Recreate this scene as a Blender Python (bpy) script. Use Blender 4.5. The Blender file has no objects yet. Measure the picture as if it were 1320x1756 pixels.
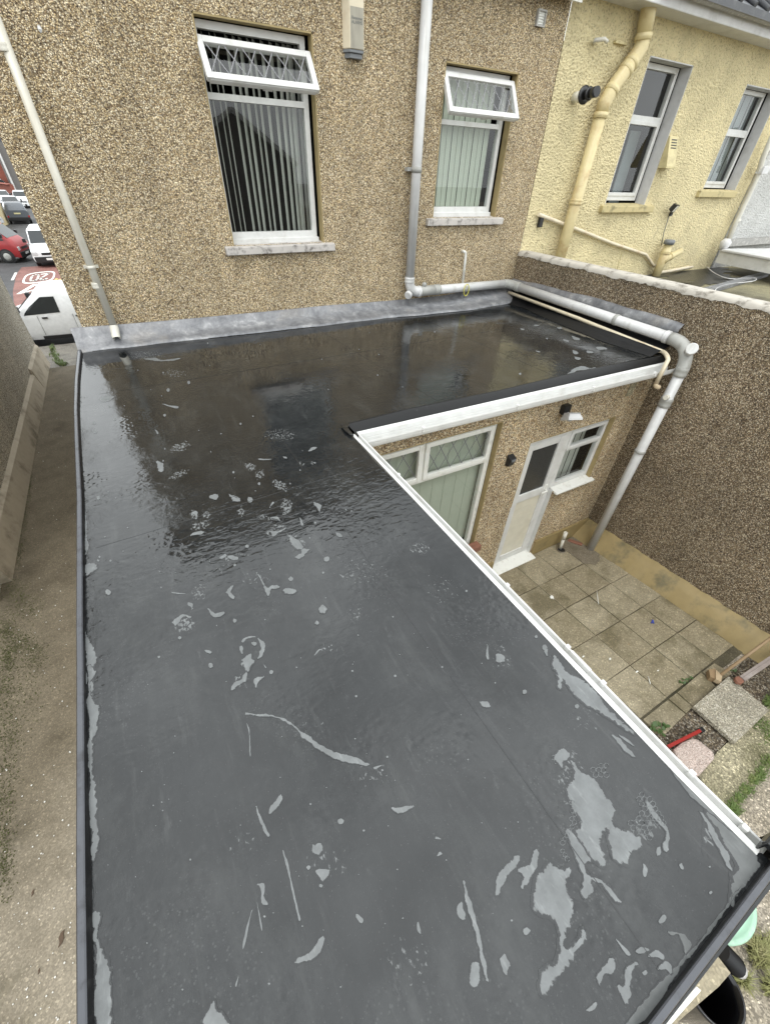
import bpy, bmesh, math, random
from mathutils import Vector, Matrix, Euler
R = math.radians
random.seed(7)
sc = bpy.context.scene
COL = sc.collection

# ------------------------------------------------------------------ camera
EYE = Vector((0.0, 0.0, 1.53))
ROT = Euler((R(49.569), R(-1.771), R(-29.016)), 'XYZ')
FPX = 692.27
cd = bpy.data.cameras.new("camera"); cam = bpy.data.objects.new("camera", cd); COL.objects.link(cam)
cam.location = EYE; cam.rotation_euler = ROT
cd.sensor_fit = 'HORIZONTAL'; cd.sensor_width = 36.0; cd.lens = 36.0 * FPX / 1320.0
cd.clip_start = 0.02; cd.clip_end = 1500
sc.camera = cam

# ------------------------------------------------------------------ sky, sun, exposure
SUN_EL, SUN_AZ = 62.0, 215.0          # degrees; azimuth the light comes from, clockwise from +y
w = bpy.data.worlds.new("World"); sc.world = w; w.use_nodes = True
nt = w.node_tree; nt.nodes.clear()
def wn(t, **k):
    n = nt.nodes.new(t)
    for a, b in k.items(): setattr(n, a, b)
    return n
sky = wn('ShaderNodeTexSky', sky_type='NISHITA', sun_disc=False)
sky.sun_elevation = R(SUN_EL); sky.sun_rotation = R(SUN_AZ)
sky.air_density = 1.0; sky.dust_density = 4.0
hsv = wn('ShaderNodeHueSaturation'); hsv.inputs['Saturation'].default_value = 0.25
nt.links.new(sky.outputs[0], hsv.inputs['Color'])
tc = wn('ShaderNodeTexCoord'); sep = wn('ShaderNodeSeparateXYZ'); nt.links.new(tc.outputs['Generated'], sep.inputs[0])
mx = wn('ShaderNodeMath', operation='MAXIMUM'); mx.inputs[1].default_value = 0.0; nt.links.new(sep.outputs['Z'], mx.inputs[0])
# overcast deck: zenith brighter than the horizon, broken by soft cloud
mul = wn('ShaderNodeMath', operation='MULTIPLY_ADD'); mul.inputs[1].default_value = 0.6; mul.inputs[2].default_value = 2.05
nt.links.new(mx.outputs[0], mul.inputs[0])
cn = wn('ShaderNodeTexNoise'); cn.inputs['Scale'].default_value = 3.0; cn.inputs['Detail'].default_value = 5
nt.links.new(tc.outputs['Generated'], cn.inputs['Vector'])
cm = wn('ShaderNodeMapRange'); cm.inputs['From Min'].default_value = 0.3; cm.inputs['From Max'].default_value = 0.7
cm.inputs['To Min'].default_value = 0.6; cm.inputs['To Max'].default_value = 1.35
nt.links.new(cn.outputs['Fac'], cm.inputs['Value'])
m2 = wn('ShaderNodeMath', operation='MULTIPLY'); nt.links.new(mul.outputs[0], m2.inputs[0]); nt.links.new(cm.outputs[0], m2.inputs[1])
vm = wn('ShaderNodeVectorMath', operation='SCALE'); vm.inputs[0].default_value = (9.95, 10.35, 10.4)
nt.links.new(m2.outputs[0], vm.inputs['Scale'])
mixs = wn('ShaderNodeMix', data_type='RGBA'); mixs.inputs['Factor'].default_value = 0.85
nt.links.new(hsv.outputs[0], mixs.inputs['A']); nt.links.new(vm.outputs[0], mixs.inputs['B'])
bg = wn('ShaderNodeBackground'); bg.inputs['Strength'].default_value = 0.11
nt.links.new(mixs.outputs['Result'], bg.inputs['Color'])
wo = wn('ShaderNodeOutputWorld'); nt.links.new(bg.outputs[0], wo.inputs['Surface'])

sl = bpy.data.lights.new("sun", 'SUN'); so = bpy.data.objects.new("sun", sl); COL.objects.link(so)
sl.energy = 0.9; sl.angle = R(16); sl.color = (1.0, 0.97, 0.92)
ld = Vector((math.sin(R(SUN_AZ)) * math.cos(R(SUN_EL)), math.cos(R(SUN_AZ)) * math.cos(R(SUN_EL)), math.sin(R(SUN_EL))))
so.rotation_euler = ld.to_track_quat('Z', 'Y').to_euler(); so.location = (0, 0, 30)
sc.view_settings.view_transform = 'Standard'; sc.view_settings.look = 'None'
sc.view_settings.exposure = 0.0; sc.view_settings.gamma = 1.0; sc.view_settings.use_curve_mapping = False
sc.cycles.max_bounces = 8; sc.cycles.transparent_max_bounces = 12
sc.cycles.caustics_reflective = False; sc.cycles.caustics_refractive = False

# ------------------------------------------------------------------ measuring helpers: where a sight line meets a real plane
MR = ROT.to_matrix()
def ray(u, v): return MR @ Vector((u - 660.0, 878.0 - v, -FPX))
def hz(u, v, z):
    d = ray(u, v); return EYE + d * ((z - EYE.z) / d.z)
def hy(u, v, y):
    d = ray(u, v); return EYE + d * (y / d.y)
def hx(u, v, x):
    d = ray(u, v); return EYE + d * (x / d.x)
YN = Vector((0, .068, 1)); YD0 = -2.88 + .068 * 2.4
def yard_z(y): return YD0 - .068 * y
def hp(u, v, up=0.0):
    d = ray(u, v); return EYE + d * ((YD0 + up - YN.dot(EYE)) / YN.dot(d))

# ------------------------------------------------------------------ mesh helpers
class MB:
    def __init__(s): s.bm = bmesh.new(); s.idx = 0; s.smooth = False
    def face(s, pts, smooth=None):
        vs = [s.bm.verts.new(Vector(p)) for p in pts]
        try: f = s.bm.faces.new(vs)
        except ValueError: return None
        f.material_index = s.idx; f.smooth = s.smooth if smooth is None else smooth
        return f
    def box(s, x0, x1, y0, y1, z0, z1, M=None):
        c = [Vector((x, y, z)) for x in (x0, x1) for y in (y0, y1) for z in (z0, z1)]
        if M is not None: c = [M @ p for p in c]
        v = [s.bm.verts.new(p) for p in c]
        for q in ((0, 1, 3, 2), (4, 6, 7, 5), (0, 4, 5, 1), (2, 3, 7, 6), (0, 2, 6, 4), (1, 5, 7, 3)):
            f = s.bm.faces.new([v[i] for i in q]); f.material_index = s.idx
    def bar(s, a, b, w, h, up=(0, 0, 1)):
        a = Vector(a); b = Vector(b); d = (b - a); L = d.length; d.normalize(); up = Vector(up)
        sd = d.cross(up).normalized(); u2 = sd.cross(d)
        M = Matrix((sd, d, u2)).transposed().to_4x4(); M.translation = a
        s.box(-w / 2, w / 2, 0, L, -h / 2, h / 2, M)
    def prism(s, pts, vec):
        n = len(pts); vec = Vector(vec)
        a = [s.bm.verts.new(Vector(p)) for p in pts]; b = [s.bm.verts.new(Vector(p) + vec) for p in pts]
        for q in [a[::-1], b] + [[a[i], a[(i + 1) % n], b[(i + 1) % n], b[i]] for i in range(n)]:
            f = s.bm.faces.new(q); f.material_index = s.idx
    def tube(s, pts, r, seg=18, cap=True, open_end=False):
        pts = [Vector(p) for p in pts]; rs = r if isinstance(r, (list, tuple)) else [r] * len(pts)
        rings = []; prev = None
        for i, p in enumerate(pts):
            t = (pts[min(i + 1, len(pts) - 1)] - pts[max(i - 1, 0)]).normalized()
            if prev is None:
                n = t.orthogonal().normalized()
            else:
                n = (prev - t * prev.dot(t)).normalized()
            prev = n; b = t.cross(n)
            rings.append([s.bm.verts.new(p + (n * math.cos(2 * math.pi * k / seg) + b * math.sin(2 * math.pi * k / seg)) * rs[i]) for k in range(seg)])
        for i in range(len(rings) - 1):
            for k in range(seg):
                f = s.bm.faces.new((rings[i][k], rings[i][(k + 1) % seg], rings[i + 1][(k + 1) % seg], rings[i + 1][k]))
                f.smooth = True; f.material_index = s.idx
        if cap:
            for q in ((rings[0][::-1],) if open_end else (rings[0][::-1], rings[-1])):
                f = s.bm.faces.new(q); f.material_index = s.idx
    def lathe(s, prof, c=(0, 0, 0), axis=(0, 0, 1), seg=28, cap=True):
        c = Vector(c); q = Vector(axis).normalized().to_track_quat('Z', 'Y')
        rings = [[s.bm.verts.new(c + q @ Vector((r * math.cos(2 * math.pi * k / seg), r * math.sin(2 * math.pi * k / seg), z))) for k in range(seg)] for r, z in prof]
        for i in range(len(rings) - 1):
            for k in range(seg):
                f = s.bm.faces.new((rings[i][k], rings[i][(k + 1) % seg], rings[i + 1][(k + 1) % seg], rings[i + 1][k]))
                f.smooth = True; f.material_index = s.idx
        if cap:
            for rr in (rings[0][::-1], rings[-1]):
                f = s.bm.faces.new(rr); f.material_index = s.idx
    def strip(s, A, B, smooth=True):
        va = [s.bm.verts.new(Vector(p)) for p in A]; vb = [s.bm.verts.new(Vector(p)) for p in B]
        for i in range(len(A) - 1):
            f = s.bm.faces.new((va[i], va[i + 1], vb[i + 1], vb[i])); f.smooth = smooth; f.material_index = s.idx
    def loft(s, rows, smooth=True):
        V = [[s.bm.verts.new(Vector(p)) for p in r] for r in rows]
        for i in range(len(V) - 1):
            for k in range(len(V[0]) - 1):
                f = s.bm.faces.new((V[i][k], V[i][k + 1], V[i + 1][k + 1], V[i + 1][k])); f.smooth = smooth; f.material_index = s.idx
    def build(s, name, mats, parent=None, bevel=0.0, recalc=True):
        if recalc: bmesh.ops.recalc_face_normals(s.bm, faces=s.bm.faces)
        me = bpy.data.meshes.new(name); s.bm.to_mesh(me); s.bm.free()
        for m in (mats if isinstance(mats, (list, tuple)) else [mats]): me.materials.append(m)
        o = bpy.data.objects.new(name, me); COL.objects.link(o)
        if bevel:
            b = o.modifiers.new('bevel', 'BEVEL'); b.width = bevel; b.segments = 2; b.limit_method = 'ANGLE'; b.angle_limit = R(40)
            b.harden_normals = False
        if parent is not None: adopt(o, parent)
        return o
def adopt(o, parent):
    bpy.context.view_layer.update()
    o.parent = parent; o.matrix_parent_inverse = parent.matrix_world.inverted()
def tag(o, label=None, cat=None, group=None, kind=None):
    if label: o['label'] = label
    if cat: o['category'] = cat
    if group: o['group'] = group
    if kind: o['kind'] = kind
    return o
def thing(name, label, cat, loc=(0, 0, 0), group=None, rz=0):
    o = bpy.data.objects.new(name, None); COL.objects.link(o); o.location = loc; o.rotation_euler.z = rz
    o.empty_display_size = .1
    return tag(o, label, cat, group)
def structure(name, mb, mat, label=None):
    o = mb.build(name, mat); o['kind'] = 'structure'
    if label: o['label'] = label
    return o
def copy_tree(o, parent=None):
    c = o.copy(); COL.objects.link(c)
    if parent is not None: c.parent = parent; c.matrix_parent_inverse = o.matrix_parent_inverse.copy()
    for ch in list(o.children): copy_tree(ch, c)
    return c

# ------------------------------------------------------------------ materials
class NM:
    def __init__(s, name):
        s.m = bpy.data.materials.new(name); s.m.use_nodes = True; s.t = s.m.node_tree; s.t.nodes.clear()
        s.out = s.n('ShaderNodeOutputMaterial'); s.b = s.n('ShaderNodeBsdfPrincipled'); s.l(s.b.outputs[0], s.out.inputs['Surface'])
        s.co = s.n('ShaderNodeTexCoord').outputs['Object']
    def n(s, t, **k):
        x = s.t.nodes.new(t)
        for a, b in k.items(): setattr(x, a, b)
        return x
    def l(s, a, b): s.t.links.new(a, b)
    def noise(s, scale, detail=4, rough=.55, vec=None, dist=0):
        x = s.n('ShaderNodeTexNoise'); x.inputs['Scale'].default_value = scale; x.inputs['Detail'].default_value = detail
        x.inputs['Roughness'].default_value = rough; x.inputs['Distortion'].default_value = dist
        s.l(vec or s.co, x.inputs['Vector']); return x.outputs['Fac']
    def vor(s, scale, feature='F1', rnd=1.0, vec=None):
        x = s.n('ShaderNodeTexVoronoi', feature=feature); x.inputs['Scale'].default_value = scale
        x.inputs['Randomness'].default_value = rnd
        s.l(vec or s.co, x.inputs['Vector']); return x
    def ramp(s, fac, stops, interp='LINEAR'):
        x = s.n('ShaderNodeValToRGB'); cr = x.color_ramp; cr.interpolation = interp
        while len(cr.elements) < len(stops): cr.elements.new(.5)
        for e, (p, c) in zip(cr.elements, stops):
            e.position = p; e.color = (*c, 1) if isinstance(c, (tuple, list)) else (c, c, c, 1)
        s.l(fac, x.inputs['Fac']); return x.outputs['Color']
    def mix(s, fac, a, b, mode='MIX'):
        x = s.n('ShaderNodeMix', data_type='RGBA', blend_type=mode)
        for sock, val in ((x.inputs['Factor'], fac), (x.inputs['A'], a), (x.inputs['B'], b)):
            if isinstance(val, bpy.types.NodeSocket): s.l(val, sock)
            elif isinstance(val, (int, float)): sock.default_value = val if sock.type == 'VALUE' else (val, val, val, 1)
            else: sock.default_value = (*val, 1)
        return x.outputs['Result']
    def math(s, op, a, b=0.0):
        x = s.n('ShaderNodeMath', operation=op)
        for i, v in enumerate((a, b)):
            if isinstance(v, bpy.types.NodeSocket): s.l(v, x.inputs[i])
            else: x.inputs[i].default_value = v
        return x.outputs[0]
    def mr(s, v, a, b, c, d):
        x = s.n('ShaderNodeMapRange'); x.interpolation_type = 'SMOOTHSTEP'
        for i, q in enumerate((a, b, c, d)): x.inputs[i + 1].default_value = q
        s.l(v, x.inputs[0]); return x.outputs[0]
    def scaled(s, sx, sy, sz):
        x = s.n('ShaderNodeMapping'); x.inputs['Scale'].default_value = (sx, sy, sz); s.l(s.co, x.inputs['Vector']); return x.outputs[0]
    def bump(s, h, dist=.01, strength=1.0, prev=None):
        x = s.n('ShaderNodeBump'); x.inputs['Distance'].default_value = dist; x.inputs['Strength'].default_value = strength
        s.l(h, x.inputs['Height'])
        if prev is not None: s.l(prev, x.inputs['Normal'])
        return x.outputs['Normal']
    def set(s, color=None, rough=None, normal=None, spec=None, metal=None, ior=None):
        for k, v in (('Base Color', color), ('Roughness', rough), ('Normal', normal), ('Specular IOR Level', spec), ('Metallic', metal), ('IOR', ior)):
            if v is None: continue
            if isinstance(v, bpy.types.NodeSocket): s.l(v, s.b.inputs[k])
            elif isinstance(v, (tuple, list)): s.b.inputs[k].default_value = (*v, 1)
            else: s.b.inputs[k].default_value = v
        return s.m

def pebbledash(name, stops, scale=52, mottle=.25, mortar=(.12, .10, .07), bump=.012, tint=(1, 1, 1)):
    k = NM(name)
    jit = k.n('ShaderNodeTexNoise'); jit.inputs['Scale'].default_value = scale * .9; jit.inputs['Detail'].default_value = 2; k.l(k.co, jit.inputs['Vector'])
    jv = k.n('ShaderNodeVectorMath', operation='MULTIPLY_ADD'); k.l(jit.outputs['Color'], jv.inputs[0]); jv.inputs[1].default_value = (.9 / scale,) * 3; k.l(k.co, jv.inputs[2])
    v = k.vor(scale, vec=jv.outputs[0]); sepc = k.n('ShaderNodeSeparateColor'); k.l(v.outputs['Color'], sepc.inputs[0])
    c = k.ramp(sepc.outputs[0], stops, 'CONSTANT')
    v2 = k.vor(scale * .74, vec=jv.outputs[0]); s2 = k.n('ShaderNodeSeparateColor'); k.l(v2.outputs['Color'], s2.inputs[0])
    c2 = k.ramp(s2.outputs[0], stops, 'CONSTANT')
    c = k.mix(.42, c, c2)
    edge = k.mr(v.outputs['Distance'], .38, .68, 0, 1)
    c = k.mix(k.math('MULTIPLY', edge, .8), c, mortar)
    big = k.noise(1.3, 5); c = k.mix(1.0, c, k.ramp(big, [(.3, tuple((1 - mottle) * t for t in tint)), (.7, tuple(t * (1 + mottle * .5) for t in tint))]), 'MULTIPLY')
    run = k.noise(2.2, 6, .6, k.scaled(2.2, 2.2, .22)); c = k.mix(1.0, c, k.ramp(run, [(.35, .88), (.6, 1.04)]), 'MULTIPLY')
    fine = k.noise(100, 3); c = k.mix(1.0, c, k.ramp(fine, [(.35, .55), (.65, 1.35)]), 'MULTIPLY')
    h = k.math('SUBTRACT', 1.0, v.outputs['Distance'])
    n = k.bump(h, bump, .9)
    return k.set(c, .75, n, .35)

def painted(name, base, rough=.35, dirt=None, amt=.3, dscale=4, bump=0, bscale=60, spec=.5, var=.06, streak=False):
    k = NM(name)
    c = k.mix(1.0, base, k.ramp(k.noise(9, 4), [(.3, 1 - var), (.7, 1 + var)]), 'MULTIPLY')
    if dirt:
        vec = k.scaled(3, 3, .35) if streak else None
        c = k.mix(k.math('MULTIPLY', k.mr(k.noise(dscale, 7, .65, vec), .48, .72, 0, 1), amt), c, dirt)
    n = k.bump(k.noise(bscale, 3), .004, bump) if bump else None
    return k.set(c, rough, n, spec)
TAN = [(0, (.76, .65, .44)), (.20, (.56, .44, .25)), (.38, (.95, .87, .68)), (.50, (.26, .18, .105)), (.63, (.50, .40, .25)), (.74, (.08, .055, .035)), (.84, (1.0, .95, .80)), (.93, (.04, .03, .02))]
DARK = [(0, (.52, .42, .28)), (.18, (.34, .26, .17)), (.36, (.88, .79, .64)), (.48, (.19, .135, .09)), (.64, (.42, .33, .22)), (.76, (.06, .042, .03)), (.88, (.90, .83, .70)), (.95, (.05, .038, .028))]
BRIGHT = [(0, (.86, .69, .43)), (.2, (.70, .51, .29)), (.36, (.95, .84, .62)), (.54, (.46, .28, .14)), (.64, (.76, .62, .40)), (.78, (.18, .10, .05)), (.86, (.96, .88, .70)), (.95, (.09, .06, .04))]
GREY = [(0, (.70, .66, .56)), (.25, (.52, .48, .40)), (.5, (.82, .77, .66)), (.72, (.28, .25, .20)), (.86, (.95, .90, .78))]
m_pebble = pebbledash('pebbledash_tan', TAN, 112, .12, (.11, .09, .065), .010, (1.13, 1.065, .97))
m_pebble_dark = pebbledash('pebbledash_brown', DARK, 104, .25, (.05, .038, .025), .012, (.86, .825, .755))
m_pebble_low = pebbledash('pebbledash_gold', BRIGHT, 78, .2, (.13, .09, .05))
m_grit = pebbledash('grit_render', GREY, 70, .22, (.16, .14, .10), .01)

def roughcast(name, base, dirt=(.30, .24, .12)):
    k = NM(name)
    c = k.mix(1.0, base, k.ramp(k.noise(2.2, 5), [(.3, .86), (.7, 1.08)]), 'MULTIPLY')
    d = k.mr(k.noise(2.6, 8, .68, k.scaled(1, 1, .5)), .55, .78, 0, .45); c = k.mix(d, c, dirt)
    h = k.noise(34, 4, .65); h2 = k.vor(40)
    hh = k.math('ADD', h, k.math('MULTIPLY', h2.outputs['Distance'], .7))
    pit = k.mr(hh, .55, .8, 0, 1); c = k.mix(k.math('MULTIPLY', k.math('SUBTRACT', 1.0, pit), .55), c, dirt)
    return k.set(c, .8, k.bump(hh, .03, 1.0), .3)
m_yellow = roughcast('yellow_roughcast', (.76, .66, .40), (.27, .225, .14))
m_white_render = roughcast('white_roughcast', (.58, .58, .56), (.3, .29, .26))

def membrane(name, dry=None, lo=.40, up=.60, scale=75):
    k = NM(name)
    c = k.mix(1.0, (.010, .011, .012), k.ramp(k.noise(3.5, 7, .65), [(.3, .75), (.7, 1.35)]), 'MULTIPLY')
    scr = k.mr(k.noise(22, 8, .7, k.scaled(1, .35, 1)), .60, .74, 0, .35); c = k.mix(scr, c, (.075, .077, .078))
    scr2 = k.mr(k.noise(160, 2, .5), .66, .74, 0, .30); c = k.mix(scr2, c, (.10, .10, .10))
    sm = k.mr(k.noise(4, 9, .78, k.scaled(1, .6, 1), .1), .45, .72, 0, .55); c = k.mix(sm, c, (.036, .038, .038))
    st = k.mr(k.noise(18, 5, .7, k.scaled(1, .12, 1)), .55, .72, 0, .4); c = k.mix(st, c, (.042, .044, .044))
    dv = k.vor(80, 'F1', 1.0); dmask = k.math('MULTIPLY', k.mr(dv.outputs['Distance'], .28, .16, 0, 1), k.mr(k.noise(2.3, 3, .5), .50, .62, 0, .3)); c = k.mix(dmask, c, (.075, .078, .078))
    sx = k.n('ShaderNodeSeparateXYZ'); k.l(k.co, sx.inputs[0]); Y = sx.outputs['Y']; X = sx.outputs['X']
    band = k.math('MULTIPLY', k.mr(Y, .1, 1.75, .10, 1), k.mr(Y, 2.3, 3.6, 1, .05))
    rip = k.noise(15, 3, .5, k.scaled(1, 1.9, 1), .6)
    rip = k.math('MULTIPLY', k.math('MULTIPLY', rip, band), k.mr(k.noise(1.6, 2), .35, .6, .35, 1.0))
    dim = k.vor(42, 'SMOOTH_F1', .75); dm = k.mr(k.noise(2.1, 3, .5), .50, .60, 0, 1)
    dimh = k.math('MULTIPLY', dim.outputs['Distance'], dm)
    und = k.noise(1.1, 2)
    wr = k.math('MULTIPLY', k.noise(26, 6, .7, k.scaled(1, .5, 1), 1.2), k.mr(k.noise(1.7, 3), .42, .62, 0.1, 1))
    n = k.bump(und, .012, .35)
    n = k.bump(rip, .0032, 1.0, n)
    n = k.bump(dimh, .0018, 1.0, n)
    n = k.bump(wr, .0014, .8, n)
    rr = k.mr(k.noise(3, 6), .35, .7, .03, .11)

    if dry is None: return k.set(c, rr, n, .58, None, 1.5)
    at = k.n('ShaderNodeAttribute'); at.attribute_name = 'dry'
    v_ = k.math('ADD', at.outputs['Fac'], k.math('MULTIPLY', k.math('SUBTRACT', k.noise(scale, 4, .6, k.scaled(1, .75, 1), .4), .5), 1.9))
    f = k.mr(v_, lo, up, 0, 1); col, hi = dry
    d = k.mix(1.0, col, k.ramp(k.noise(14, 7, .7), [(.25, .66), (.75, 1.25)]), 'MULTIPLY')
    d = k.mix(k.mr(k.noise(60, 3, .6, k.scaled(1, .25, 1)), .56, .70, 0, .5), d, hi)
    rim = k.mr(k.math('ABSOLUTE', k.math('SUBTRACT', v_, .5)), .0, .12, .35, 0)
    d = k.mix(rim, d, (.19, .195, .195))
    return k.set(k.mix(f, c, d), k.mix(f, rr, .6), n, .57, None, 1.5)
m_roof = membrane('wet_roof_membrane')
m_dry = membrane('dry_roof_patch', ((.128, .135, .137), (.21, .22, .22)), .36, .66)
m_damp = membrane('drying_roof_edge', ((.095, .10, .10), (.14, .145, .145)), .40, .66, 40)
k = NM('membrane_upstand')
c = k.mix(k.mr(k.noise(30, 6), .64, .76, 0, .4), (.006, .006, .0065), (.07, .07, .07))
m_upstand = k.set(c, .42, k.bump(k.noise(12, 4), .006, .5), .3)
m_seam = painted('membrane_seam', (.018, .019, .02), .12, (.05, .05, .05), .4, 12)

k = NM('lead_flashing')
c = k.ramp(k.noise(6, 9, .75, None, .15), [(.3, (.09, .092, .099)), (.44, (.155, .158, .168)), (.56, (.22, .223, .232)), (.70, (.40, .40, .40))])
c = k.mix(k.mr(k.noise(3, 4), .55, .7, 0, .35), c, (.15, .13, .11))
m_lead = k.set(c, .42, k.bump(k.noise(14, 5), .012, .6), .5, .25)
m_black_trim = painted('black_plastic_trim', (.007, .007, .0075), .45, (.06, .06, .06), .35, 24, .4, 60, .3)
m_grey_trim = painted('grey_wet_trim', (.065, .068, .078), .22, (.03, .03, .034), .9, 16)
m_white = painted('white_upvc', (.62, .62, .605), .3, (.36, .34, .29), .35, 6)
m_white_old = painted('white_upvc_weathered', (.74, .74, .70), .35, (.30, .27, .20), .4, 9)
m_pipe_grey = painted('pale_grey_pipe', (.55, .55, .545), .35, (.33, .32, .28), .45, 3, streak=True)
m_pipe_white = painted('aged_white_pipe', (.60, .58, .51), .4, (.38, .33, .24), .45, 3, streak=True)
m_pipe_cream = painted('cream_pipe', (.63, .56, .42), .4, (.42, .26, .12), .5, 5)
m_collar = painted('grey_collar', (.33, .33, .31), .45, (.16, .15, .13), .5, 12)
m_yellow_pipe = painted('yellow_painted_pipe', (.58, .49, .27), .45, (.36, .22, .09), .6, 5, .3)
m_yellow_metal = painted('yellow_painted_metal', (.58, .50, .27), .5, (.2, .16, .08), .5, 6)
m_sill = painted('weathered_sill', (.47, .44, .41), .6, (.05, .043, .035), .95, 13, .5)
m_sill_y = painted('mossy_cream_sill', (.50, .42, .22), .7, (.14, .12, .06), .8, 9, .4)
m_reveal = painted('ochre_reveal', (.33, .255, .12), .7, (.16, .12, .06), .5, 5)
m_reveal_pale = painted('grey_white_reveal', (.55, .55, .55), .7, (.3, .28, .25), .4, 5)
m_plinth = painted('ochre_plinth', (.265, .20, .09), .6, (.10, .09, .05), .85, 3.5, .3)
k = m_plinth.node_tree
m_coping = painted('mortar_coping', (.44, .41, .36), .8, (.10, .085, .065), .95, 8, 1.0, 30)
m_fascia = painted('grey_white_fascia', (.58, .58, .58), .5, (.32, .31, .29), .4, 4)
m_gutter_old = painted('old_gutter', (.34, .33, .31), .5, (.66, .65, .6), .7, 16, .3)
m_slate = painted('slate_roof', (.065, .068, .075), .5, (.15, .15, .15), .5, 8, .4)
m_black = painted('black_plastic', (.013, .013, .014), .35)
m_black_gloss = painted('black_gloss', (.006, .006, .007), .12)
m_grey_plastic = painted('grey_plastic', (.16, .17, .18), .4)
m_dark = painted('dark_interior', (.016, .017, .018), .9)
m_lattice = painted('lead_strip', (.15, .15, .16), .4)
m_lattice_light = painted('light_lead_strip', (.22, .22, .23), .4)
m_blind = painted('pale_green_blind', (.46, .50, .42), .8, var=.03)
m_slat = painted('cream_blind_slat', (.58, .59, .54), .8, var=.03)
m_curtain = painted('grey_net_curtain', (.22, .25, .26), .9, (.4, .42, .42), .4, 3)
m_door = painted('cream_door_panel', (.62, .59, .49), .35, (.45, .40, .30), .3, 3)
m_steel = painted('dull_metal', (.5, .5, .5), .3)
m_lens = painted('lamp_glass', (.62, .63, .62), .15)
m_wood = painted('worn_wood', (.26, .18, .10), .6, (.12, .07, .03), .6, 9)
m_wood_pale = painted('cut_wood_block', (.40, .31, .20), .6, (.2, .11, .05), .5, 12)
m_wood_grey = painted('weathered_grey_timber', (.24, .20, .18), .7, (.36, .33, .31), .6, 7)
m_brick = painted('red_brick', (.22, .10, .065), .8, (.12, .05, .03), .5, 14, .5)
m_red = painted('red_paint', (.27, .022, .018), .35)
m_blue = painted('blue_plastic', (.03, .06, .35), .35)
m_mint = painted('pale_green_lid', (.30, .48, .36), .4, (.50, .60, .50), .6, 12)
m_green = painted('green_bin', (.05, .25, .15), .4)
m_yellow_tie = painted('yellow_cord', (.55, .5, .06), .5)
m_leaf = painted('leaf', (.045, .085, .02), .6)
m_moss = painted('moss', (.065, .07, .022), .9, (.10, .09, .04), .6, 30, .6)

def concrete(name, a, b, dirtc=(.09, .075, .05), amt=.5, moss=0.0, grit=0.35, rough=.8, scale=1.3, dirt_at=(.46, .66)):
    k = NM(name)
    c = k.ramp(k.noise(scale * 3, 8, .68), [(.3, a), (.7, b)])
    c = k.mix(k.math('MULTIPLY', k.mr(k.noise(scale, 6, .6), dirt_at[0], dirt_at[1], 0, 1), amt), c, dirtc)
    v = k.vor(95); s_ = k.n('ShaderNodeSeparateColor'); k.l(v.outputs['Color'], s_.inputs[0])
    c = k.mix(grit, c, k.mix(1.0, c, k.ramp(s_.outputs[0], [(0, .45), (.4, .9), (.8, 1.3), (.95, 2.3)], 'CONSTANT'), 'MULTIPLY'))
    if moss:
        c = k.mix(k.math('MULTIPLY', k.mr(k.noise(2.7, 7, .7), .53, .68, 0, 1), moss), c, (.065, .062, .018))
    return k.set(c, rough, k.bump(k.noise(45, 6, .7), .008, .5), .35)
m_path = concrete('passage_concrete', (.27, .235, .18), (.385, .34, .27), (.14, .118, .082), .7, .15, .35, dirt_at=(.5, .72))
m_slab = concrete('paving_concrete', (.245, .21, .14), (.35, .305, .215), (.125, .105, .06), .8, .0, .4, .55, 1.6)
m_slab_b = concrete('paving_concrete_worn', (.205, .172, .11), (.30, .258, .175), (.12, .10, .055), .8, .15, .4, .6, 2.2)
m_slab_wet = concrete('paving_wet', (.16, .135, .10), (.23, .20, .15), (.09, .075, .05), .6, .0, .4, .3, 2.2)
m_joint = concrete('paving_joint', (.07, .06, .04), (.11, .095, .06), (.03, .03, .015), .7, .4, .4)
m_earth = concrete('gravelly_earth', (.29, .25, .19), (.42, .37, .30), (.15, .125, .08), .7, .15, .8)
m_mosscon = concrete('mossy_concrete', (.26, .235, .15), (.40, .36, .25), (.11, .11, .05), .7, .4, .8)
m_brown_gravel = pebbledash('brown_gravel', [(p_, tuple(q * .55 for q in c_)) for p_, c_ in DARK], 60, .3, (.05, .038, .025), .01)
m_agg = pebbledash('exposed_aggregate', [(0, (.40, .36, .28)), (.2, (.28, .25, .19)), (.4, (.52, .48, .38)), (.6, (.22, .20, .15)), (.8, (.62, .58, .5)), (.93, (.16, .13, .1))], 85, .12, (.25, .23, .18), .004)
m_pink = pebbledash('pink_aggregate', [(0, (.52, .42, .37)), (.3, (.42, .32, .28)), (.55, (.62, .54, .49)), (.8, (.34, .26, .22))], 130, .08, (.45, .37, .33), .003)
m_road = concrete('road_asphalt', (.05, .05, .052), (.085, .085, .087), (.04, .04, .04), .5, 0, .5, .75, .6)
m_redroad = concrete('red_road_surface', (.19, .085, .07), (.27, .13, .11), (.11, .06, .055), .6, 0, .5, .75, .6)
m_pave = concrete('pavement_slabs', (.16, .15, .13), (.24, .22, .19), (.09, .08, .07), .6, .1, .4)
m_roadwhite = painted('road_white', (.66, .65, .61), .7, (.25, .24, .22), .5, 3)
m_roadyellow = painted('road_yellow', (.60, .42, .12), .7, (.25, .2, .12), .5, 3)
m_nflat = concrete('mossy_flat_roof', (.13, .12, .075), (.27, .24, .14), (.07, .06, .035), .9, .25, .3, .7, 1.1)
m_tar = painted('black_tar', (.010, .010, .010), .3, (.07, .065, .05), .5, 14, .9)
m_brickwall = painted('brick_wall_far', (.24, .075, .05), .85, (.12, .05, .04), .5, 3)
m_cream_far = painted('cream_render_far', (.60, .50, .30), .85, (.35, .28, .15), .4, 1)
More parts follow.
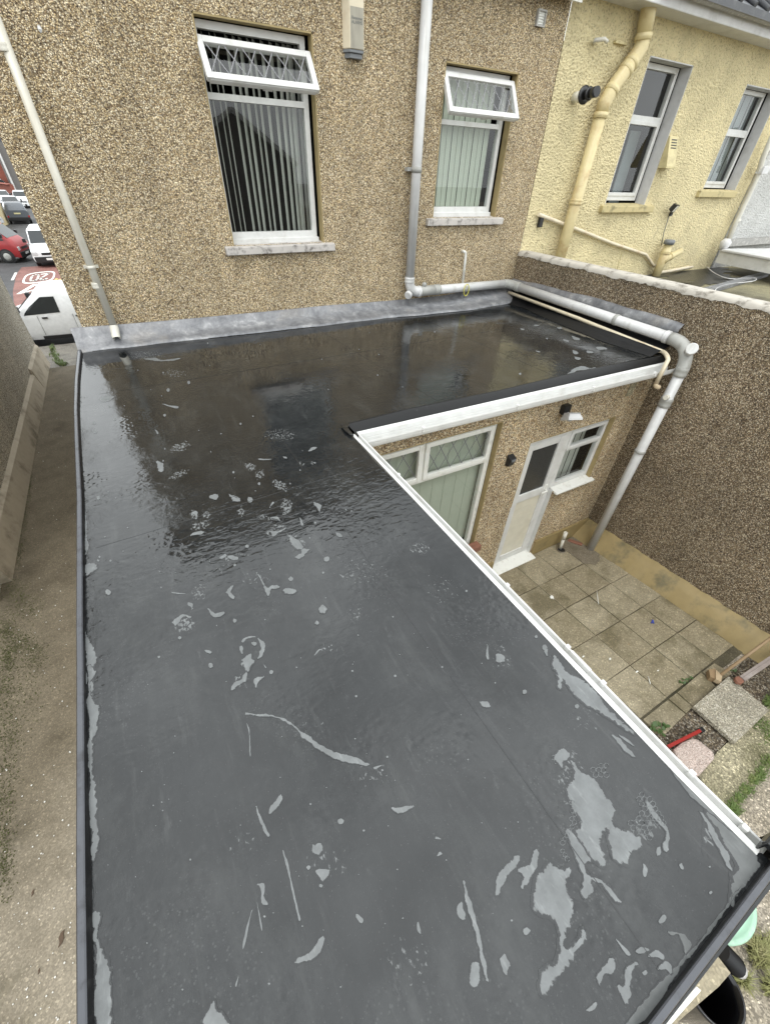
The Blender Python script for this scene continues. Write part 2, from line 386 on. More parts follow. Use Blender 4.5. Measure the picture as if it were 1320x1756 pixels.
m_grey_far = painted('grey_render_far', (.16, .15, .14), .85)

k = NM('clear_glass')
k.t.nodes.remove(k.b)
tr = k.n('ShaderNodeBsdfTransparent'); tr.inputs[0].default_value = (.88, .905, .89, 1)
gl = k.n('ShaderNodeBsdfGlossy'); gl.inputs['Roughness'].default_value = .01
fr = k.n('ShaderNodeFresnel'); geo = k.n('ShaderNodeNewGeometry'); k.l(k.math('SUBTRACT', 1.7, k.math('MULTIPLY', geo.outputs['Backfacing'], 1.7 - 1 / 1.7)), fr.inputs['IOR'])
ms = k.n('ShaderNodeMixShader'); k.l(fr.outputs[0], ms.inputs[0]); k.l(tr.outputs[0], ms.inputs[1]); k.l(gl.outputs[0], ms.inputs[2]); k.l(ms.outputs[0], k.out.inputs['Surface'])
m_glass = k.m
m_carglass = painted('car_glass', (.02, .024, .026), .08)
m_obscure = painted('obscured_dark_glass', (.035, .037, .037), .22, (.09, .09, .085), .4, 60)
m_carwhite = painted('white_car_paint', (.74, .75, .76), .25)
m_cardark = painted('grey_car_paint', (.10, .11, .125), .25)
m_carsilver = painted('silver_car_paint', (.5, .51, .52), .25)
m_carred = painted('red_van_paint', (.30, .028, .03), .35, (.2, .03, .03), .3, 3)
m_tyre = painted('tyre_rubber', (.02, .02, .02), .8)
m_head = painted('headlight_lens', (.5, .5, .5), .1)
m_tail = painted('tail_light_lens', (.35, .02, .02), .2)
m_plate = painted('number_plate', (.6, .55, .3), .4)
m_platew = painted('front_number_plate', (.7, .7, .68), .4)

# shade of the sheltered passage painted into its concrete, plus grime toward the left wall
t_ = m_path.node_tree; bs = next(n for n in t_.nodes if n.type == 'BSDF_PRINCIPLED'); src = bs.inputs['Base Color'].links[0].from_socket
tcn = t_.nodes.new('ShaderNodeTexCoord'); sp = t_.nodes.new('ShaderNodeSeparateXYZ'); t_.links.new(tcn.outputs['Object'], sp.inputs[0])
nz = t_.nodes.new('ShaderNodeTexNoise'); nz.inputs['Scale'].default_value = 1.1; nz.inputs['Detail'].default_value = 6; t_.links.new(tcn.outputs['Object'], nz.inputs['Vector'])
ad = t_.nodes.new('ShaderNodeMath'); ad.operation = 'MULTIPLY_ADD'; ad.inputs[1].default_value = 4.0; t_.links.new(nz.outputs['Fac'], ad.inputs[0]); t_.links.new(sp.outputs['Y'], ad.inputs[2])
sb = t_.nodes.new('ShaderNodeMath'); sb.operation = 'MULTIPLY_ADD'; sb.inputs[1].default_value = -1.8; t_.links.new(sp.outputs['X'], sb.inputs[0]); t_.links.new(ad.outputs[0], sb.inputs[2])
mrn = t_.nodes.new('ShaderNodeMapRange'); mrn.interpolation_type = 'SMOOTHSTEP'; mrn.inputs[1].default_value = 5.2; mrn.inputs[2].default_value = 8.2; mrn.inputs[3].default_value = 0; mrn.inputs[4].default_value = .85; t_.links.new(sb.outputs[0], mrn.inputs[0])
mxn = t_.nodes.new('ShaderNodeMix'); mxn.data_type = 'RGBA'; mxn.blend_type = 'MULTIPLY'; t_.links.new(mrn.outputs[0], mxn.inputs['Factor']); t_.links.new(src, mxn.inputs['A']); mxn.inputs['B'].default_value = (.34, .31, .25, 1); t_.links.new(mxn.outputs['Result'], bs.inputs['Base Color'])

m_leafdead = painted('dead_leaf', (.075, .045, .025), .7, (.12, .08, .04), .5, 40)
# ------------------------------------------------------------------ generic builders
W = 5.32                                   # plane of the rear house walls
XB = 5.29                                  # plane of the boundary wall
def wall_holes(mb, x0, x1, z0, z1, y, holes):
    xs = sorted({x0, x1, *[h[0] for h in holes], *[h[1] for h in holes]})
    zs = sorted({z0, z1, *[h[2] for h in holes], *[h[3] for h in holes]})
    for a, b in zip(xs, xs[1:]):
        for c, d in zip(zs, zs[1:]):
            mx_, mz_ = (a + b) / 2, (c + d) / 2
            if any(h[0] < mx_ < h[1] and h[2] < mz_ < h[3] for h in holes): continue
            mb.face([(a, y, c), (b, y, c), (b, y, d), (a, y, d)])
def reveal(parent, x0, x1, z0, z1, y0, y1, mat, bottom=False):
    b = MB(); t = .012
    b.box(x0 - .001, x0 + t, y0 + .001, y1, z0, z1); b.box(x1 - t, x1 + .001, y0 + .001, y1, z0, z1); b.box(x0, x1, y0 + .001, y1, z1 - t, z1 + .001)
    if bottom: b.box(x0, x1, y0 + .001, y1, z0 - .001, z0 + t)
    return b.build('window_reveal', mat, parent)
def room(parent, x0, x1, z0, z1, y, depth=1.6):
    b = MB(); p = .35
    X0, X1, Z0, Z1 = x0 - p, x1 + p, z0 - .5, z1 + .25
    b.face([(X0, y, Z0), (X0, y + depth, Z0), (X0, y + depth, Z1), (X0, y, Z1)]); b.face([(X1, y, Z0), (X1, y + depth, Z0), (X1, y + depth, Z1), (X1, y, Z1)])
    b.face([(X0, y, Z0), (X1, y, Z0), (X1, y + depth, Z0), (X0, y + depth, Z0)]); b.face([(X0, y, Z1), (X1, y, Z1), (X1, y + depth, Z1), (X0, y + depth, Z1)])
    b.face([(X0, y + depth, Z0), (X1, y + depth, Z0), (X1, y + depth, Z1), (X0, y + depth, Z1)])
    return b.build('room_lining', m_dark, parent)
def frame_rect(mb, x0, x1, z0, z1, y0, y1, w, M=None, bw=None):
    bw = bw or w
    mb.box(x0, x0 + w, y0, y1, z0, z1, M); mb.box(x1 - w, x1, y0, y1, z0, z1, M)
    mb.box(x0 + w, x1 - w, y0 + .0015, y1, z1 - w, z1, M); mb.box(x0 + w, x1 - w, y0 + .0015, y1, z0, z0 + bw, M)
def lattice(mb, x0, x1, z0, z1, y, nx, M=None, w=.007, idx=1, slope=1.7):
    """diamond leading clipped to a pane"""
    old = mb.idx; mb.idx = idx; step = (x1 - x0) / nx
    for s in (1, -1):
        k = -nx * 3
        while k < nx * 3:
            k += 1
            pts = []
            # line z = z0 + s*slope*(x - x0 - k*step)
            xa, xb = x0 + k * step, x0 + k * step + s * (z1 - z0) / slope
            p, q = (xa, z0), (xb, z1)
            t0, t1 = 0.0, 1.0; dx = q[0] - p[0]
            if abs(dx) > 1e-9:
                ta, tb = (x0 - p[0]) / dx, (x1 - p[0]) / dx
                t0, t1 = max(t0, min(ta, tb)), min(t1, max(ta, tb))
            if t1 - t0 < .02: continue
            A = Vector((p[0] + dx * t0, y, z0 + (z1 - z0) * t0)); B = Vector((p[0] + dx * t1, y, z0 + (z1 - z0) * t1))
            d = (B - A).normalized(); nrm = Vector((-d.z, 0, d.x)) * w / 2
            P = [A - nrm, B - nrm, B + nrm, A + nrm]
            off = Vector((0, -.0015 - (.0006 if s > 0 else 0), 0))
            P = [p_ + off for p_ in P]
            if M is not None: P = [M @ p_ for p_ in P]
            mb.face(P)
    mb.idx = old
def pane(parent, x0, x1, z0, z1, y, lat=0, M=None, name='pane', glass=None, lm=None, lw=.007):
    b = MB(); P = [(x0, y, z0), (x1, y, z0), (x1, y, z1), (x0, y, z1)]
    if M is not None: P = [M @ Vector(p) for p in P]
    b.face(P)
    if lat: lattice(b, x0 + .002, x1 - .002, z0 + .002, z1 - .002, y, lat, M, lw)
    return b.build(name, [glass or m_glass, lm or m_lattice], parent, recalc=False)

# ------------------------------------------------------------------ setting: ground, passage, yard, street
b = MB(); b.face([(-400, -200, -4.6), (400, -200, -4.6), (400, 600, -4.6), (-400, 600, -4.6)]); structure('ground', b, m_grey_far)
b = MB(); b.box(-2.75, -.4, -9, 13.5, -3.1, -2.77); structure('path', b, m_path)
b = MB()   # rear garden, sloping gently down to the house
P = [(-9, -40), (40, -40), (40, -.2), (-9, -.2)]
b.face([(x, y, yard_z(y) - .035 if y > -3 else yard_z(-3) - .035) for x, y in [(1.0, 2.6), (1.0, -3), (XB, -3), (XB, 2.6)]])
b.face([(x, y, z) for x, y, z in [(-9, -3, yard_z(-3) - .035), (-9, -60, yard_z(-3) - .035), (60, -60, yard_z(-3) - .035), (60, -3, yard_z(-3) - .035)]])
b.face([(-.7, -.4, -2.80), (-.7, -3, yard_z(-3) - .035), (1.0, -3, yard_z(-3) - .035), (1.0, -.4, yard_z(-.4) - .035)])
structure('yard', b, m_earth)
# steps down to the street, pavement, road
ZS = -3.75
b = MB(); b.box(-3.4, 3, 13.5, 14.6, -3.3, -2.95); b.box(-3.4, 3, 14.6, 15.6, -3.6, -3.13); b.box(-3.4, 3, 15.6, 16.4, -3.7, -3.31); structure('steps', b, m_pave, 'broad concrete steps down from the passage to the street')
b = MB(); b.box(-8, 12, 16.4, 18.3, -3.9, -3.55); structure('pavement', b, m_pave)
b = MB(); b.box(-60, 60, 18.3, 140, -4.2, ZS); structure('road', b, m_road)
def on_road(pts, lift=.004): return [hz(u, v, ZS + lift) for u, v in pts]
b = MB(); b.face(on_road([(37, 458), (28, 470), (22, 500), (26, 540), (150, 515), (125, 452)], .004)); structure('road_surface', b, m_redroad, 'worn red surface patch on the road')
b = MB()
def road_line(p, q, w):
    A, B = hz(*p, ZS + .008), hz(*q, ZS + .008); d = (B - A).normalized(); n = Vector((-d.y, d.x, 0)) * w / 2; b.face([A - n, B - n, B + n, A + n])
road_line((21, 480), (27.5, 467), .13)
b_ = b
# triangle, apex away from us
T = [hz(33.5, 503, ZS + .008), hz(60, 487, ZS + .008), hz(74, 492.5, ZS + .008)]
for i in range(2):
    A, B = T[i], T[i + 1]; d = (B - A).normalized(); n = Vector((-d.y, d.x, 0)) * .11; b.face([A - n - d * .1, B - n + d * .1, B + n + d * .1, A + n - d * .1])
A, B = T[0], T[0] + (T[2] - T[0]) * 1.0; d = (B - A).normalized(); n = Vector((-d.y, d.x, 0)) * .09; b.face([A - n, B - n, B + n, A + n])
# roundel: seen from behind, the figures stand upside down
cc = hz(67.5, 474.8, ZS + .008); ex = (hz(95, 471.5, ZS) - hz(40.5, 477.5, ZS)) / 2; ex.z = 0; ey = (hz(70, 466, ZS) - hz(63, 485, ZS)) / 2; ey.z = 0; hw = hh = 1.0
def rp(x, y): return cc + ex * x + ey * y
def sup(t, s): c_, s_ = math.cos(t), math.sin(t); return (hw * s * math.copysign(abs(c_) ** .6, c_), hh * s * math.copysign(abs(s_) ** .6, s_))
N = 40
for i in range(N):
    t0, t1 = 2 * math.pi * i / N, 2 * math.pi * (i + 1) / N
    o0, o1 = sup(t0, 1), sup(t1, 1); i0 = (o0[0] * .87, o0[1] * .84); i1 = (o1[0] * .87, o1[1] * .84)
    b.face([rp(*o0), rp(*o1), rp(*i1), rp(*i0)])
def stroke(pts, w=.15):
    for (x0, y0), (x1, y1) in zip(pts, pts[1:]):
        a_, c_ = Vector((-x0 * .82, -y0 * .62)), Vector((-x1 * .82, -y1 * .62)); d = (c_ - a_).normalized(); n = Vector((-d.y, d.x)) * w / 2; d = d * .05
        b.face([rp(*q) for q in (a_ - n - d, c_ - n + d, c_ + n + d, a_ + n - d)])
stroke([(-.62, .62), (-.5, .9), (-.25, .9), (-.12, .6), (-.2, .2), (-.66, -.85), (-.1, -.85)])
stroke([(.1, .5), (.22, .9), (.5, .9), (.62, .5), (.62, -.5), (.5, -.88), (.22, -.88), (.1, -.5), (.1, .5)])
structure('road_marking', b, m_roadwhite, 'white 20 roundel and triangle on the red road')
b = MB(); road_line((91, 489), (97, 477), .12); road_line((98, 489), (103, 478), .12); road_line((88, 488), (101, 486.5), .1)
structure('road_line', b, m_roadyellow, 'double yellow line')

# courtyard paving: 450 mm slabs, joints showing the bedding
b = MB(); b.face([(1.02, 2.6, yard_z(2.6) - .006), (1.02, .12, yard_z(.12) - .006), (5.28, .12, yard_z(.12) - .006), (5.28, 2.6, yard_z(2.6) - .006)]); structure('patio', b, m_joint, 'dark joints under the courtyard paving')
xs = [1.44, 1.90, 2.365, 2.83, 3.292, 3.752, 4.215, 4.668, 5.08]; ys = [2.57, 2.06, 1.60, 1.125, .66, .222]
rnd = random.Random(3)
for i in range(len(xs) - 1):
    for j in range(len(ys) - 1):
        if xs[i] < 2.3: continue
        x0, x1, y1, y0 = xs[i] + .005, xs[i + 1] - .005, ys[j] - .004, ys[j + 1] + .004
        b = MB(); t = rnd.uniform(-.002, .003)
        jit = [Vector((rnd.uniform(-.003, .003), rnd.uniform(-.003, .003), t + rnd.uniform(-.002, .002))) for _ in range(4)]
        top = [Vector((x, y, yard_z(y) + .012)) + jj for (x, y), jj in zip([(x0, y0), (x1, y0), (x1, y1), (x0, y1)], jit)]
        b.prism([p - Vector((0, 0, .04)) for p in top], (0, 0, .04))
        mm = m_slab_wet if (i == 7 and j == 0) else (m_slab_b if rnd.random() < .45 else m_slab)
        o = b.build('paving_slab', mm, bevel=.003)
        row = ['at the foot of the door wall', 'in the second row from the door', 'in the middle row of the courtyard', 'in the fourth row from the door', 'in the last full row before the gravel'][j]
        colm = ['', '', 'mostly under the white gutter', 'beside the white gutter', 'below the door line', 'one left of the middle joint', 'one right of the middle joint', 'narrow, against the ochre plinth'][i]
        tag(o, f'square concrete slab {row}, {colm}', 'paving slab', 'courtyard paving slabs')
def slab_px(name, pts, mat, label, cat, th=.045, up=.012, group=None, bevel=.004, kind=None):
    b = MB(); P = [hp(u, v, up) for u, v in pts]; b.prism([p - Vector((0, 0, th)) for p in P], (0, 0, th))
    o = b.build(name, mat, bevel=bevel); tag(o, label, cat, group, kind); return o
zA = lambda x, y: (900 + x * .4303, 1000 + y * .4303)
zR = lambda x, y: (1060 + x * .197, 1080 + y * .197)      # detail window of the courtyard's near end
def zs(f, pts): return [f(*p) for p in pts]
slab_px('paving_slab', zs(zR, [(515, 545), (720, 370), (850, 492), (655, 670)]), m_slab_b, 'small concrete slab between the big pebbly slab and the courtyard paving', 'paving slab', group='cut slabs at the end of the paving')
slab_px('paving_slab', zs(zR, [(440, 600), (508, 550), (650, 672), (592, 728)]), m_slab_b, 'narrow strip of slab between two small slabs', 'paving slab', group='cut slabs at the end of the paving')
slab_px('paving_slab', zs(zR, [(215, 780), (432, 608), (585, 735), (395, 925), (330, 880)]), m_slab, 'small concrete slab with ivy leaves on its gutter side', 'paving slab', group='cut slabs at the end of the paving')
slab_px('paving_slab', zs(zR, [(735, 365), (835, 290), (990, 380), (860, 480)]), m_slab_b, 'small slab under the wooden block and brush', 'paving slab', group='cut slabs at the end of the paving')
slab_px('aggregate_slab', zs(zR, [(655, 665), (960, 405), (1315, 700), (1020, 985)]), m_agg, 'large loose square slab of exposed aggregate lying on the gravel', 'slab', th=.05, up=.07)
o = slab_px('pink_slab', zs(zR, [(480, 1040), (560, 975), (650, 940), (700, 955), (835, 1065), (843, 1120), (700, 1280), (640, 1260), (540, 1160)]), m_pink, 'pink grey stone slab with rounded corners beside the white gutter', 'slab', th=.09, up=.10, bevel=.02)
def sheet(name, pts, mat, up, kind='structure', label=None):
    b = MB(); b.face([hp(u, v, up) for u, v in pts]); o = b.build(name, mat); o['kind'] = kind
    if label: o['label'] = label
    return o
sheet('gravel', zs(zR, [(330, 920), (592, 735), (960, 400), (1320, 60), (1700, 300), (1500, 420), (860, 1060), (700, 1130), (440, 1060)]), m_brown_gravel, -.012, label='dark pebbly strip at the end of the courtyard')
sheet('garden_path', zs(zR, [(700, 1280), (860, 1065), (1310, 660), (1900, 300), (1900, 700), (1320, 1180), (1060, 1500), (960, 1640), (850, 1500)]), m_mosscon, -.006, label='mossy concrete garden path')
# ------------------------------------------------------------------ the pebbledashed house
HX0, HX1 = -.555, 5.316
house = thing('pebbledashed_house', 'tan pebbledashed house wall with two open windows above the wet roof', 'house', (2, W + 2, -2.77))
w1 = (1.10, 2.155, .845, 2.466); w2 = (3.665, 4.72, 1.065, 2.43)
b = MB(); wall_holes(b, HX0, HX1, -3.2, 3.12, W, [w1, w2])
b.face([(HX0, W, -3.2), (HX0, 13.4, -3.2), (HX0, 13.4, 3.12), (HX0, W, 3.12)])
b.face([(HX1, W, -3.2), (HX1, 13.4, -3.2), (HX1, 13.4, 3.12), (HX1, W, 3.12)]); b.face([(HX0, 13.4, -3.8), (HX1, 13.4, -3.8), (HX1, 13.4, 3.12), (HX0, 13.4, 3.12)])
b.build('wall', m_pebble, house, recalc=False)
b = MB(); b.prism([(HX0 - .08, W - .22, 3.12), (HX0 - .08, 9.3, 5.4), (HX0 - .08, 13.6, 3.12)], (HX1 - HX0 + .04, 0, 0)); b.build('roof', m_slate, house)
b = MB(); b.box(HX0, HX1, W - .16, W - .13, 3.0, 3.115); b.build('fascia_board', m_white_old, house)
FY = 5.42
for (x0, x1, z0, z1), tz, hzr, L, ang, nlat in ((w1, (1.965, 2.012), 2.325, .335, -36, 6), (w2, (1.945, 1.99), 2.345, .385, -31, 7)):
    b = MB(); fx0, fx1, fz0, fz1 = x0 - .012, x1 - .045, z0 + .02, z1 - .02
    frame_rect(b, fx0, fx1, fz0, fz1, FY, FY + .06, .052, bw=.085)
    b.box(fx0 + .05, fx1 - .05, FY + .0015, FY + .06, tz[0], tz[1]); b.box(fx0 + .02, fx1 + .01, FY - .03, FY + .03, fz0 - .03, fz0 + .025)
    for q in (.12, .88): b.box(fx0 + (fx1 - fx0) * q - .018, fx0 + (fx1 - fx0) * q + .018, FY - .004, FY, fz0 + .045, fz0 + .052)
    win = b.build('window', m_white, house, bevel=.005)
    reveal(house, x0, x1, z0, z1, W, FY + .0, m_reveal)
    pane(win, fx0 + .05, fx1 - .05, fz0 + .083, tz[0] + .002, FY + .03)
    M = Matrix.Translation((0, FY - .025, hzr)) @ Matrix.Rotation(R(ang), 4, 'X')
    b = MB(); frame_rect(b, x0 + .004, x1 - .02, -L, 0, -.045, 0, .052, M); b.box(x0 + .03, x1 - .05, -.03, .012, -L - .003, -L + .02, M)
    b.build('opening_sash', m_white, win, bevel=.005)
    pane(win, x0 + .055, x1 - .07, -L + .05, -.05, -.028, nlat, M, 'sash_pane', None, m_lattice_light, .009)
    b = MB(); mxx = (x0 + x1) / 2; b.box(mxx - .012, mxx + .012, .0, .03, -L + .0, -L + .03, M); b.box(mxx - .03, mxx + .06, .02, .032, -L + .005, -L + .018, M)
    b.build('sash_handle', m_white, win)
    b = MB()   # weathered stone sill, its upper face sloping out
    sx0, sx1 = x0 - .095, x1 + .115; zt = z0 - .012
    b.prism([(sx0, W - .055, zt), (sx0, W - .055, zt - .072), (sx0, FY + .02, zt - .072), (sx0, FY + .02, zt + .022)], (sx1 - sx0, 0, 0))
    b.build('window_sill', m_sill, house, bevel=.006)
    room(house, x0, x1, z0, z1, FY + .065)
# vertical blinds
b = MB(); rnd = random.Random(5); n = 15
for i in range(n):
    x = 1.13 + i * (.96 / (n - 1)) + rnd.uniform(-.015, .015); f = i / (n - 1)
    va = math.atan2(x, 5.55); wid = .008 + .036 * f * f + .004 * f * rnd.uniform(.45, 1.5) + (.012 if 4 <= i <= 6 else 0); a = va + math.asin(min(.95, wid / .088))
    dx, dy = math.sin(a) * .044, math.cos(a) * .044
    b.box(-.044, .044, -.0008, .0008, .93, 2.40, Matrix.Translation((x, 5.57, 0)) @ Matrix.Rotation(math.pi / 2 - a, 4, 'Z'))
o = b.build('vertical_blind', m_slat); tag(o, 'half open cream vertical blind behind the larger upstairs window', 'blind')
b = MB(); n = 11
for i in range(n):
    x = 3.70 + i * .082; b.box(-.043, .043, -.0008, .0008, 1.12, 2.36, Matrix.Translation((x, 5.51 + .004 * (i % 2), 0)) @ Matrix.Rotation(R(8), 4, 'Z'))
o = b.build('vertical_blind', m_blind); tag(o, 'closed pale green vertical blind behind the narrower upstairs window', 'blind')

# ------------------------------------------------------------------ yellow house next door
YX1 = 10.93
yh = thing('yellow_house', 'pale yellow roughcast house wall beyond the boundary wall', 'house', (8, W + 2, -2.9))
yA = (6.93, 7.925, 1.20, 2.78); yB = (9.44, 10.50, 1.42, 2.72)
b = MB(); wall_holes(b, HX1 - .003, YX1, -3.2, 3.12, W - .008, [yA, yB])
b.build('wall', m_yellow, yh, recalc=False)
def two_light(parent, x0, x1, z0, z1, tz, y, fw, op, rev=None, curtain=None):
    b = MB(); frame_rect(b, x0, x1, z0, z1, y, y + .06, fw, bw=fw * 1.3)
    b.box(x0 + fw, x1 - fw, y + .0015, y + .06, tz - fw * .55, tz + fw * .55)
    win = b.build('window', m_white, parent, bevel=.005)
    b = MB(); frame_rect(b, x0 + fw * .7, x1 - fw * .7, z0 + fw, tz - fw * .4, y - .012, y + .03, fw * .75); b.build('casement', m_white, win, bevel=.004)
    pane(win, x0 + fw, x1 - fw, z0 + fw * 1.2, tz - fw * .5, y + .02); pane(win, x0 + fw, x1 - fw, tz + fw * .5, z1 - fw, y + .03)
    reveal(parent, op[0], op[1], op[2], op[3], W - .008, y + .02, rev or m_reveal_pale)
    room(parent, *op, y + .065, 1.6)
    return win
two_light(yh, 6.90, 7.865, 1.245, 2.76, 2.21, 5.47, .06, yA)
two_light(yh, 9.42, 10.40, 1.44, 2.70, 2.20, 5.47, .055, yB)
b = MB(); b.prism([(6.83, W - .07, 1.19), (6.83, W - .07, 1.10), (6.83, 5.47, 1.10), (6.83, 5.47, 1.215)], (1.31, 0, 0)); b.build('window_sill', m_sill_y, yh, bevel=.01)
b = MB(); b.prism([(9.30, W - .07, 1.40), (9.30, W - .07, 1.31), (9.30, 5.47, 1.31), (9.30, 5.47, 1.425)], (1.22, 0, 0)); b.build('window_sill', m_sill_y, yh, bevel=.01)
b = MB(); b.box(7.05, 7.35, 5.75, 5.77, 1.2, 2.8); b.box(7.55, 7.8, 5.72, 5.74, 1.2, 2.1); o = b.build('curtain', m_curtain); tag(o, 'grey curtain behind the tall dark window of the yellow house', 'curtain')
b = MB()
for i in range(14):
    b.box(9.46 + i * .068, 9.46 + i * .068 + .066, 5.60 + .008 * (i % 3), 5.605 + .008 * (i % 3), 1.45, 2.7)
o = b.build('net_curtain', m_curtain); tag(o, 'grey net curtain behind the far right window of the yellow house', 'curtain')
# boxed eaves, gutter and slates
e0 = 3.03
b = MB(); b.box(HX1 - .02, 16.5, W - .30, W + .02, 3.10, 3.22); b.build('soffit_board', m_fascia, yh, bevel=.01)
b = MB(); b.tube([(6.9, W - .36, 3.235), (16.5, W - .36, 3.26)], .055, 14); b.build('gutter', m_gutter_old, yh)
b = MB()
rows = 16
for i in range(rows):
    f0, f1 = i / rows, (i + 1) / rows
    b.prism([(6.4, W - .42 + 4.4 * f0, 3.27 + 2.6 * f0), (6.4, W - .42 + 4.4 * f1, 3.25 + 2.6 * f1), (6.4, W - .42 + 4.4 * f1, 3.20 + 2.6 * f1), (6.4, W - .42 + 4.4 * f0, 3.20 + 2.6 * f0)], (10, 0, 0))
for x in range(30): b.tube([(6.5 + x * .33, W - .42, 3.29), (6.5 + x * .33, W + 4, 5.9)], .03, 8)
b.build('roof', m_slate, yh)

# ------------------------------------------------------------------ white rendered house at the far right
wh = thing('white_house', 'white roughcast wall at the right edge behind the low roof', 'house', (12, W, 0))
zw = hy(1258, 409, 5.25).z
b = MB(); b.box(10.94, 17, 5.25, 13, zw, 3.2); b.box(10.99, 17, 5.30, 13, -3, zw); b.build('wall', m_white_render, wh)
b = MB(); b.box(10.95, 17, 5.22, 5.30, zw - .13, zw - .004); b.build('flashing', m_gutter_old, wh)
A = hy(1232, 430, 5.15); B = hz(1320, 446, A.z)
d = (B - A); d.z = 0; B = A + d * 1.5; n = Vector((-d.y, d.x, 0)).normalized() * -1
if n.x < 0: n = -n
b = MB(); b.prism([A, B, B + n * 3, A + n * 3], (0, 0, .04)); b.build('roof_edge', m_fascia, wh, bevel=.01)
b = MB(); b.prism([A + Vector((0, 0, -.20)) + n * .04, B + Vector((0, 0, -.20)) + n * .04, B + Vector((0, 0, -.20)) + n * .07, A + Vector((0, 0, -.20)) + n * .07], (0, 0, .196)); b.build('fascia_board', m_white, wh)
dp = thing('downpipe', 'white downpipe with square collar on the corner of the white wall', 'drainpipe', (10.88, 5.15, zw - .1))
b = MB(); b.tube([hy(1332, 215, 5.16), hy(1308, 270, 5.16), hy(1300, 298, 5.16), hy(1262, 380, 5.16), hy(1248, 412, 5.16)], .045, 14); b.build('pipe', m_pipe_white, dp)
b = MB(); c_ = hy(1307, 292, 5.14); b.box(c_.x - .10, c_.x + .12, c_.y - .06, c_.y + .06, c_.z - .05, c_.z + .06); b.build('collar', m_fascia, dp, bevel=.01)
b = MB(); c_ = hy(1264, 378, 5.16); b.lathe([(.055, -.03), (.055, .03)], c_); b.build('collar', m_pipe_white, dp)
b = MB(); c_ = hy(1243, 418, 5.12); b.lathe([(.05, .09), (.10, .03), (.07, -.10)], c_); b.build('gully_pot', m_fascia, dp)

# ------------------------------------------------------------------ boundary wall
bw = thing('boundary_wall', 'brown pebbledashed boundary wall between the wet roof and the yellow house', 'wall', (XB + .1, 1, -2.9))
b = MB(); b.box(XB, XB + .2, -4.0, W - .01, -3.3, .60); b.build('wall_body', m_pebble_dark, bw)
rnd = random.Random(9); yy = [W - .012 - i * .035 for i in range(267)]
def cop(i): return .005 * math.sin(i * .23) + .004 * math.sin(i * .71 + 2) + rnd.uniform(-.009, .009)
A_, B_, C_, D_ = [], [], [], []
for i, y in enumerate(yy):
    q = cop(i); j = cop(i + 40); A_.append((XB - .006, y, .598 - .012 + q)); B_.append((XB - .004, y, .628 + j * .3)); C_.append((XB + .05, y, .648 + j * .3)); D_.append((XB + .206, y, .640))
b = MB(); b.loft([A_, B_, C_, D_], True)
b.build('coping', m_coping, bw)
# smooth rendered plinth along its foot
A_, B_, C_ = [], [], []
for i in range(60):
    f = i / 59; y = 2.58 + (-.10 - 2.58) * f
    foot = Vector((4.98 + .11 * min(1, f * 1.6), y, yard_z(y))); wob = .006 * math.sin(i * .8) + .004 * math.sin(i * 2.1)
    C_.append(foot + Vector((wob, 0, -.02))); B_.append((XB - .10 + wob, y, yard_z(y) + .17)); A_.append((XB - .0, y, yard_z(y) + .275 + wob))
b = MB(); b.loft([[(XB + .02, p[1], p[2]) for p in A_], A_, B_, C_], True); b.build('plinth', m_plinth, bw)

# ------------------------------------------------------------------ neighbour's building along the passage
nb = thing('neighbour_building', 'grey gritty rendered building wall on the left of the passage', 'building', (-4, 8, -2.77))
b = MB(); b.box(-7, -2.62, 5.0, 13.9, -4.2, 4.5); b.build('wall', m_grit, nb)
b = MB()
for y0, y1, k_ in ((5.35, 12.0, 0), (12.0, 13.85, .02)):
    zt = -2.35 + k_ * 6
    b.prism([(-2.62, y0, zt), (-2.57, y0, zt - .06), (-2.50, y0, -2.77), (-2.62, y0, -2.77)], (0, y1 - y0, 0))
b.build('plinth', painted('pale_plinth', (.42, .37, .29), .8, (.10, .085, .05), .85, 1.6, .3), nb, bevel=.006)

# ------------------------------------------------------------------ neighbour's low flat roof beyond the boundary wall
nr = thing('low_flat_roof', 'mossy low flat roof with black tar patches behind the boundary wall', 'roof', (8, 4, .1))
b = MB(); ZN = .12; b.box(XB + .21, 13.5, -2, W - .012, -2.8, ZN); b.build('roof_deck', m_nflat, nr)
def blob(mb, cx, cy, rx, ry, z, n=26, seed=1, rough=.35):
    r_ = random.Random(seed); ph = [r_.uniform(0, 6.28) for _ in range(6)]
    P = []
    for i in range(n):
        t = 2 * math.pi * i / n; k_ = 1 + rough * (.5 * math.sin(2 * t + ph[0]) + .35 * math.sin(3 * t + ph[1]) + .3 * math.sin(5 * t + ph[2]) + .25 * math.sin(9 * t + ph[3]))
        P.append((cx + rx * k_ * math.cos(t), cy + ry * k_ * math.sin(t), z))
    mb.face(P)
b = MB()
for q, (u, v, rx, ry) in enumerate([(1190, 470, 1.1, .5), (1150, 468, .7, .35), (1225, 463, .5, .22), (1205, 484, .45, .2), (1130, 462, .35, .2), (1245, 476, .3, .12), (1172, 482, .3, .1)]):
    p = hz(u, v, ZN + .004 + q * .0015); blob(b, p.x, p.y, rx, ry, p.z, 46, q, .55)
b.build('tar_patch', m_tar, nr)
b = MB(); p, q = hz(1212, 498, ZN + .03), hz(1310, 470, ZN + .03); b.bar(p, q, .16, .05); b.build('ridge_strip', m_lead, nr)
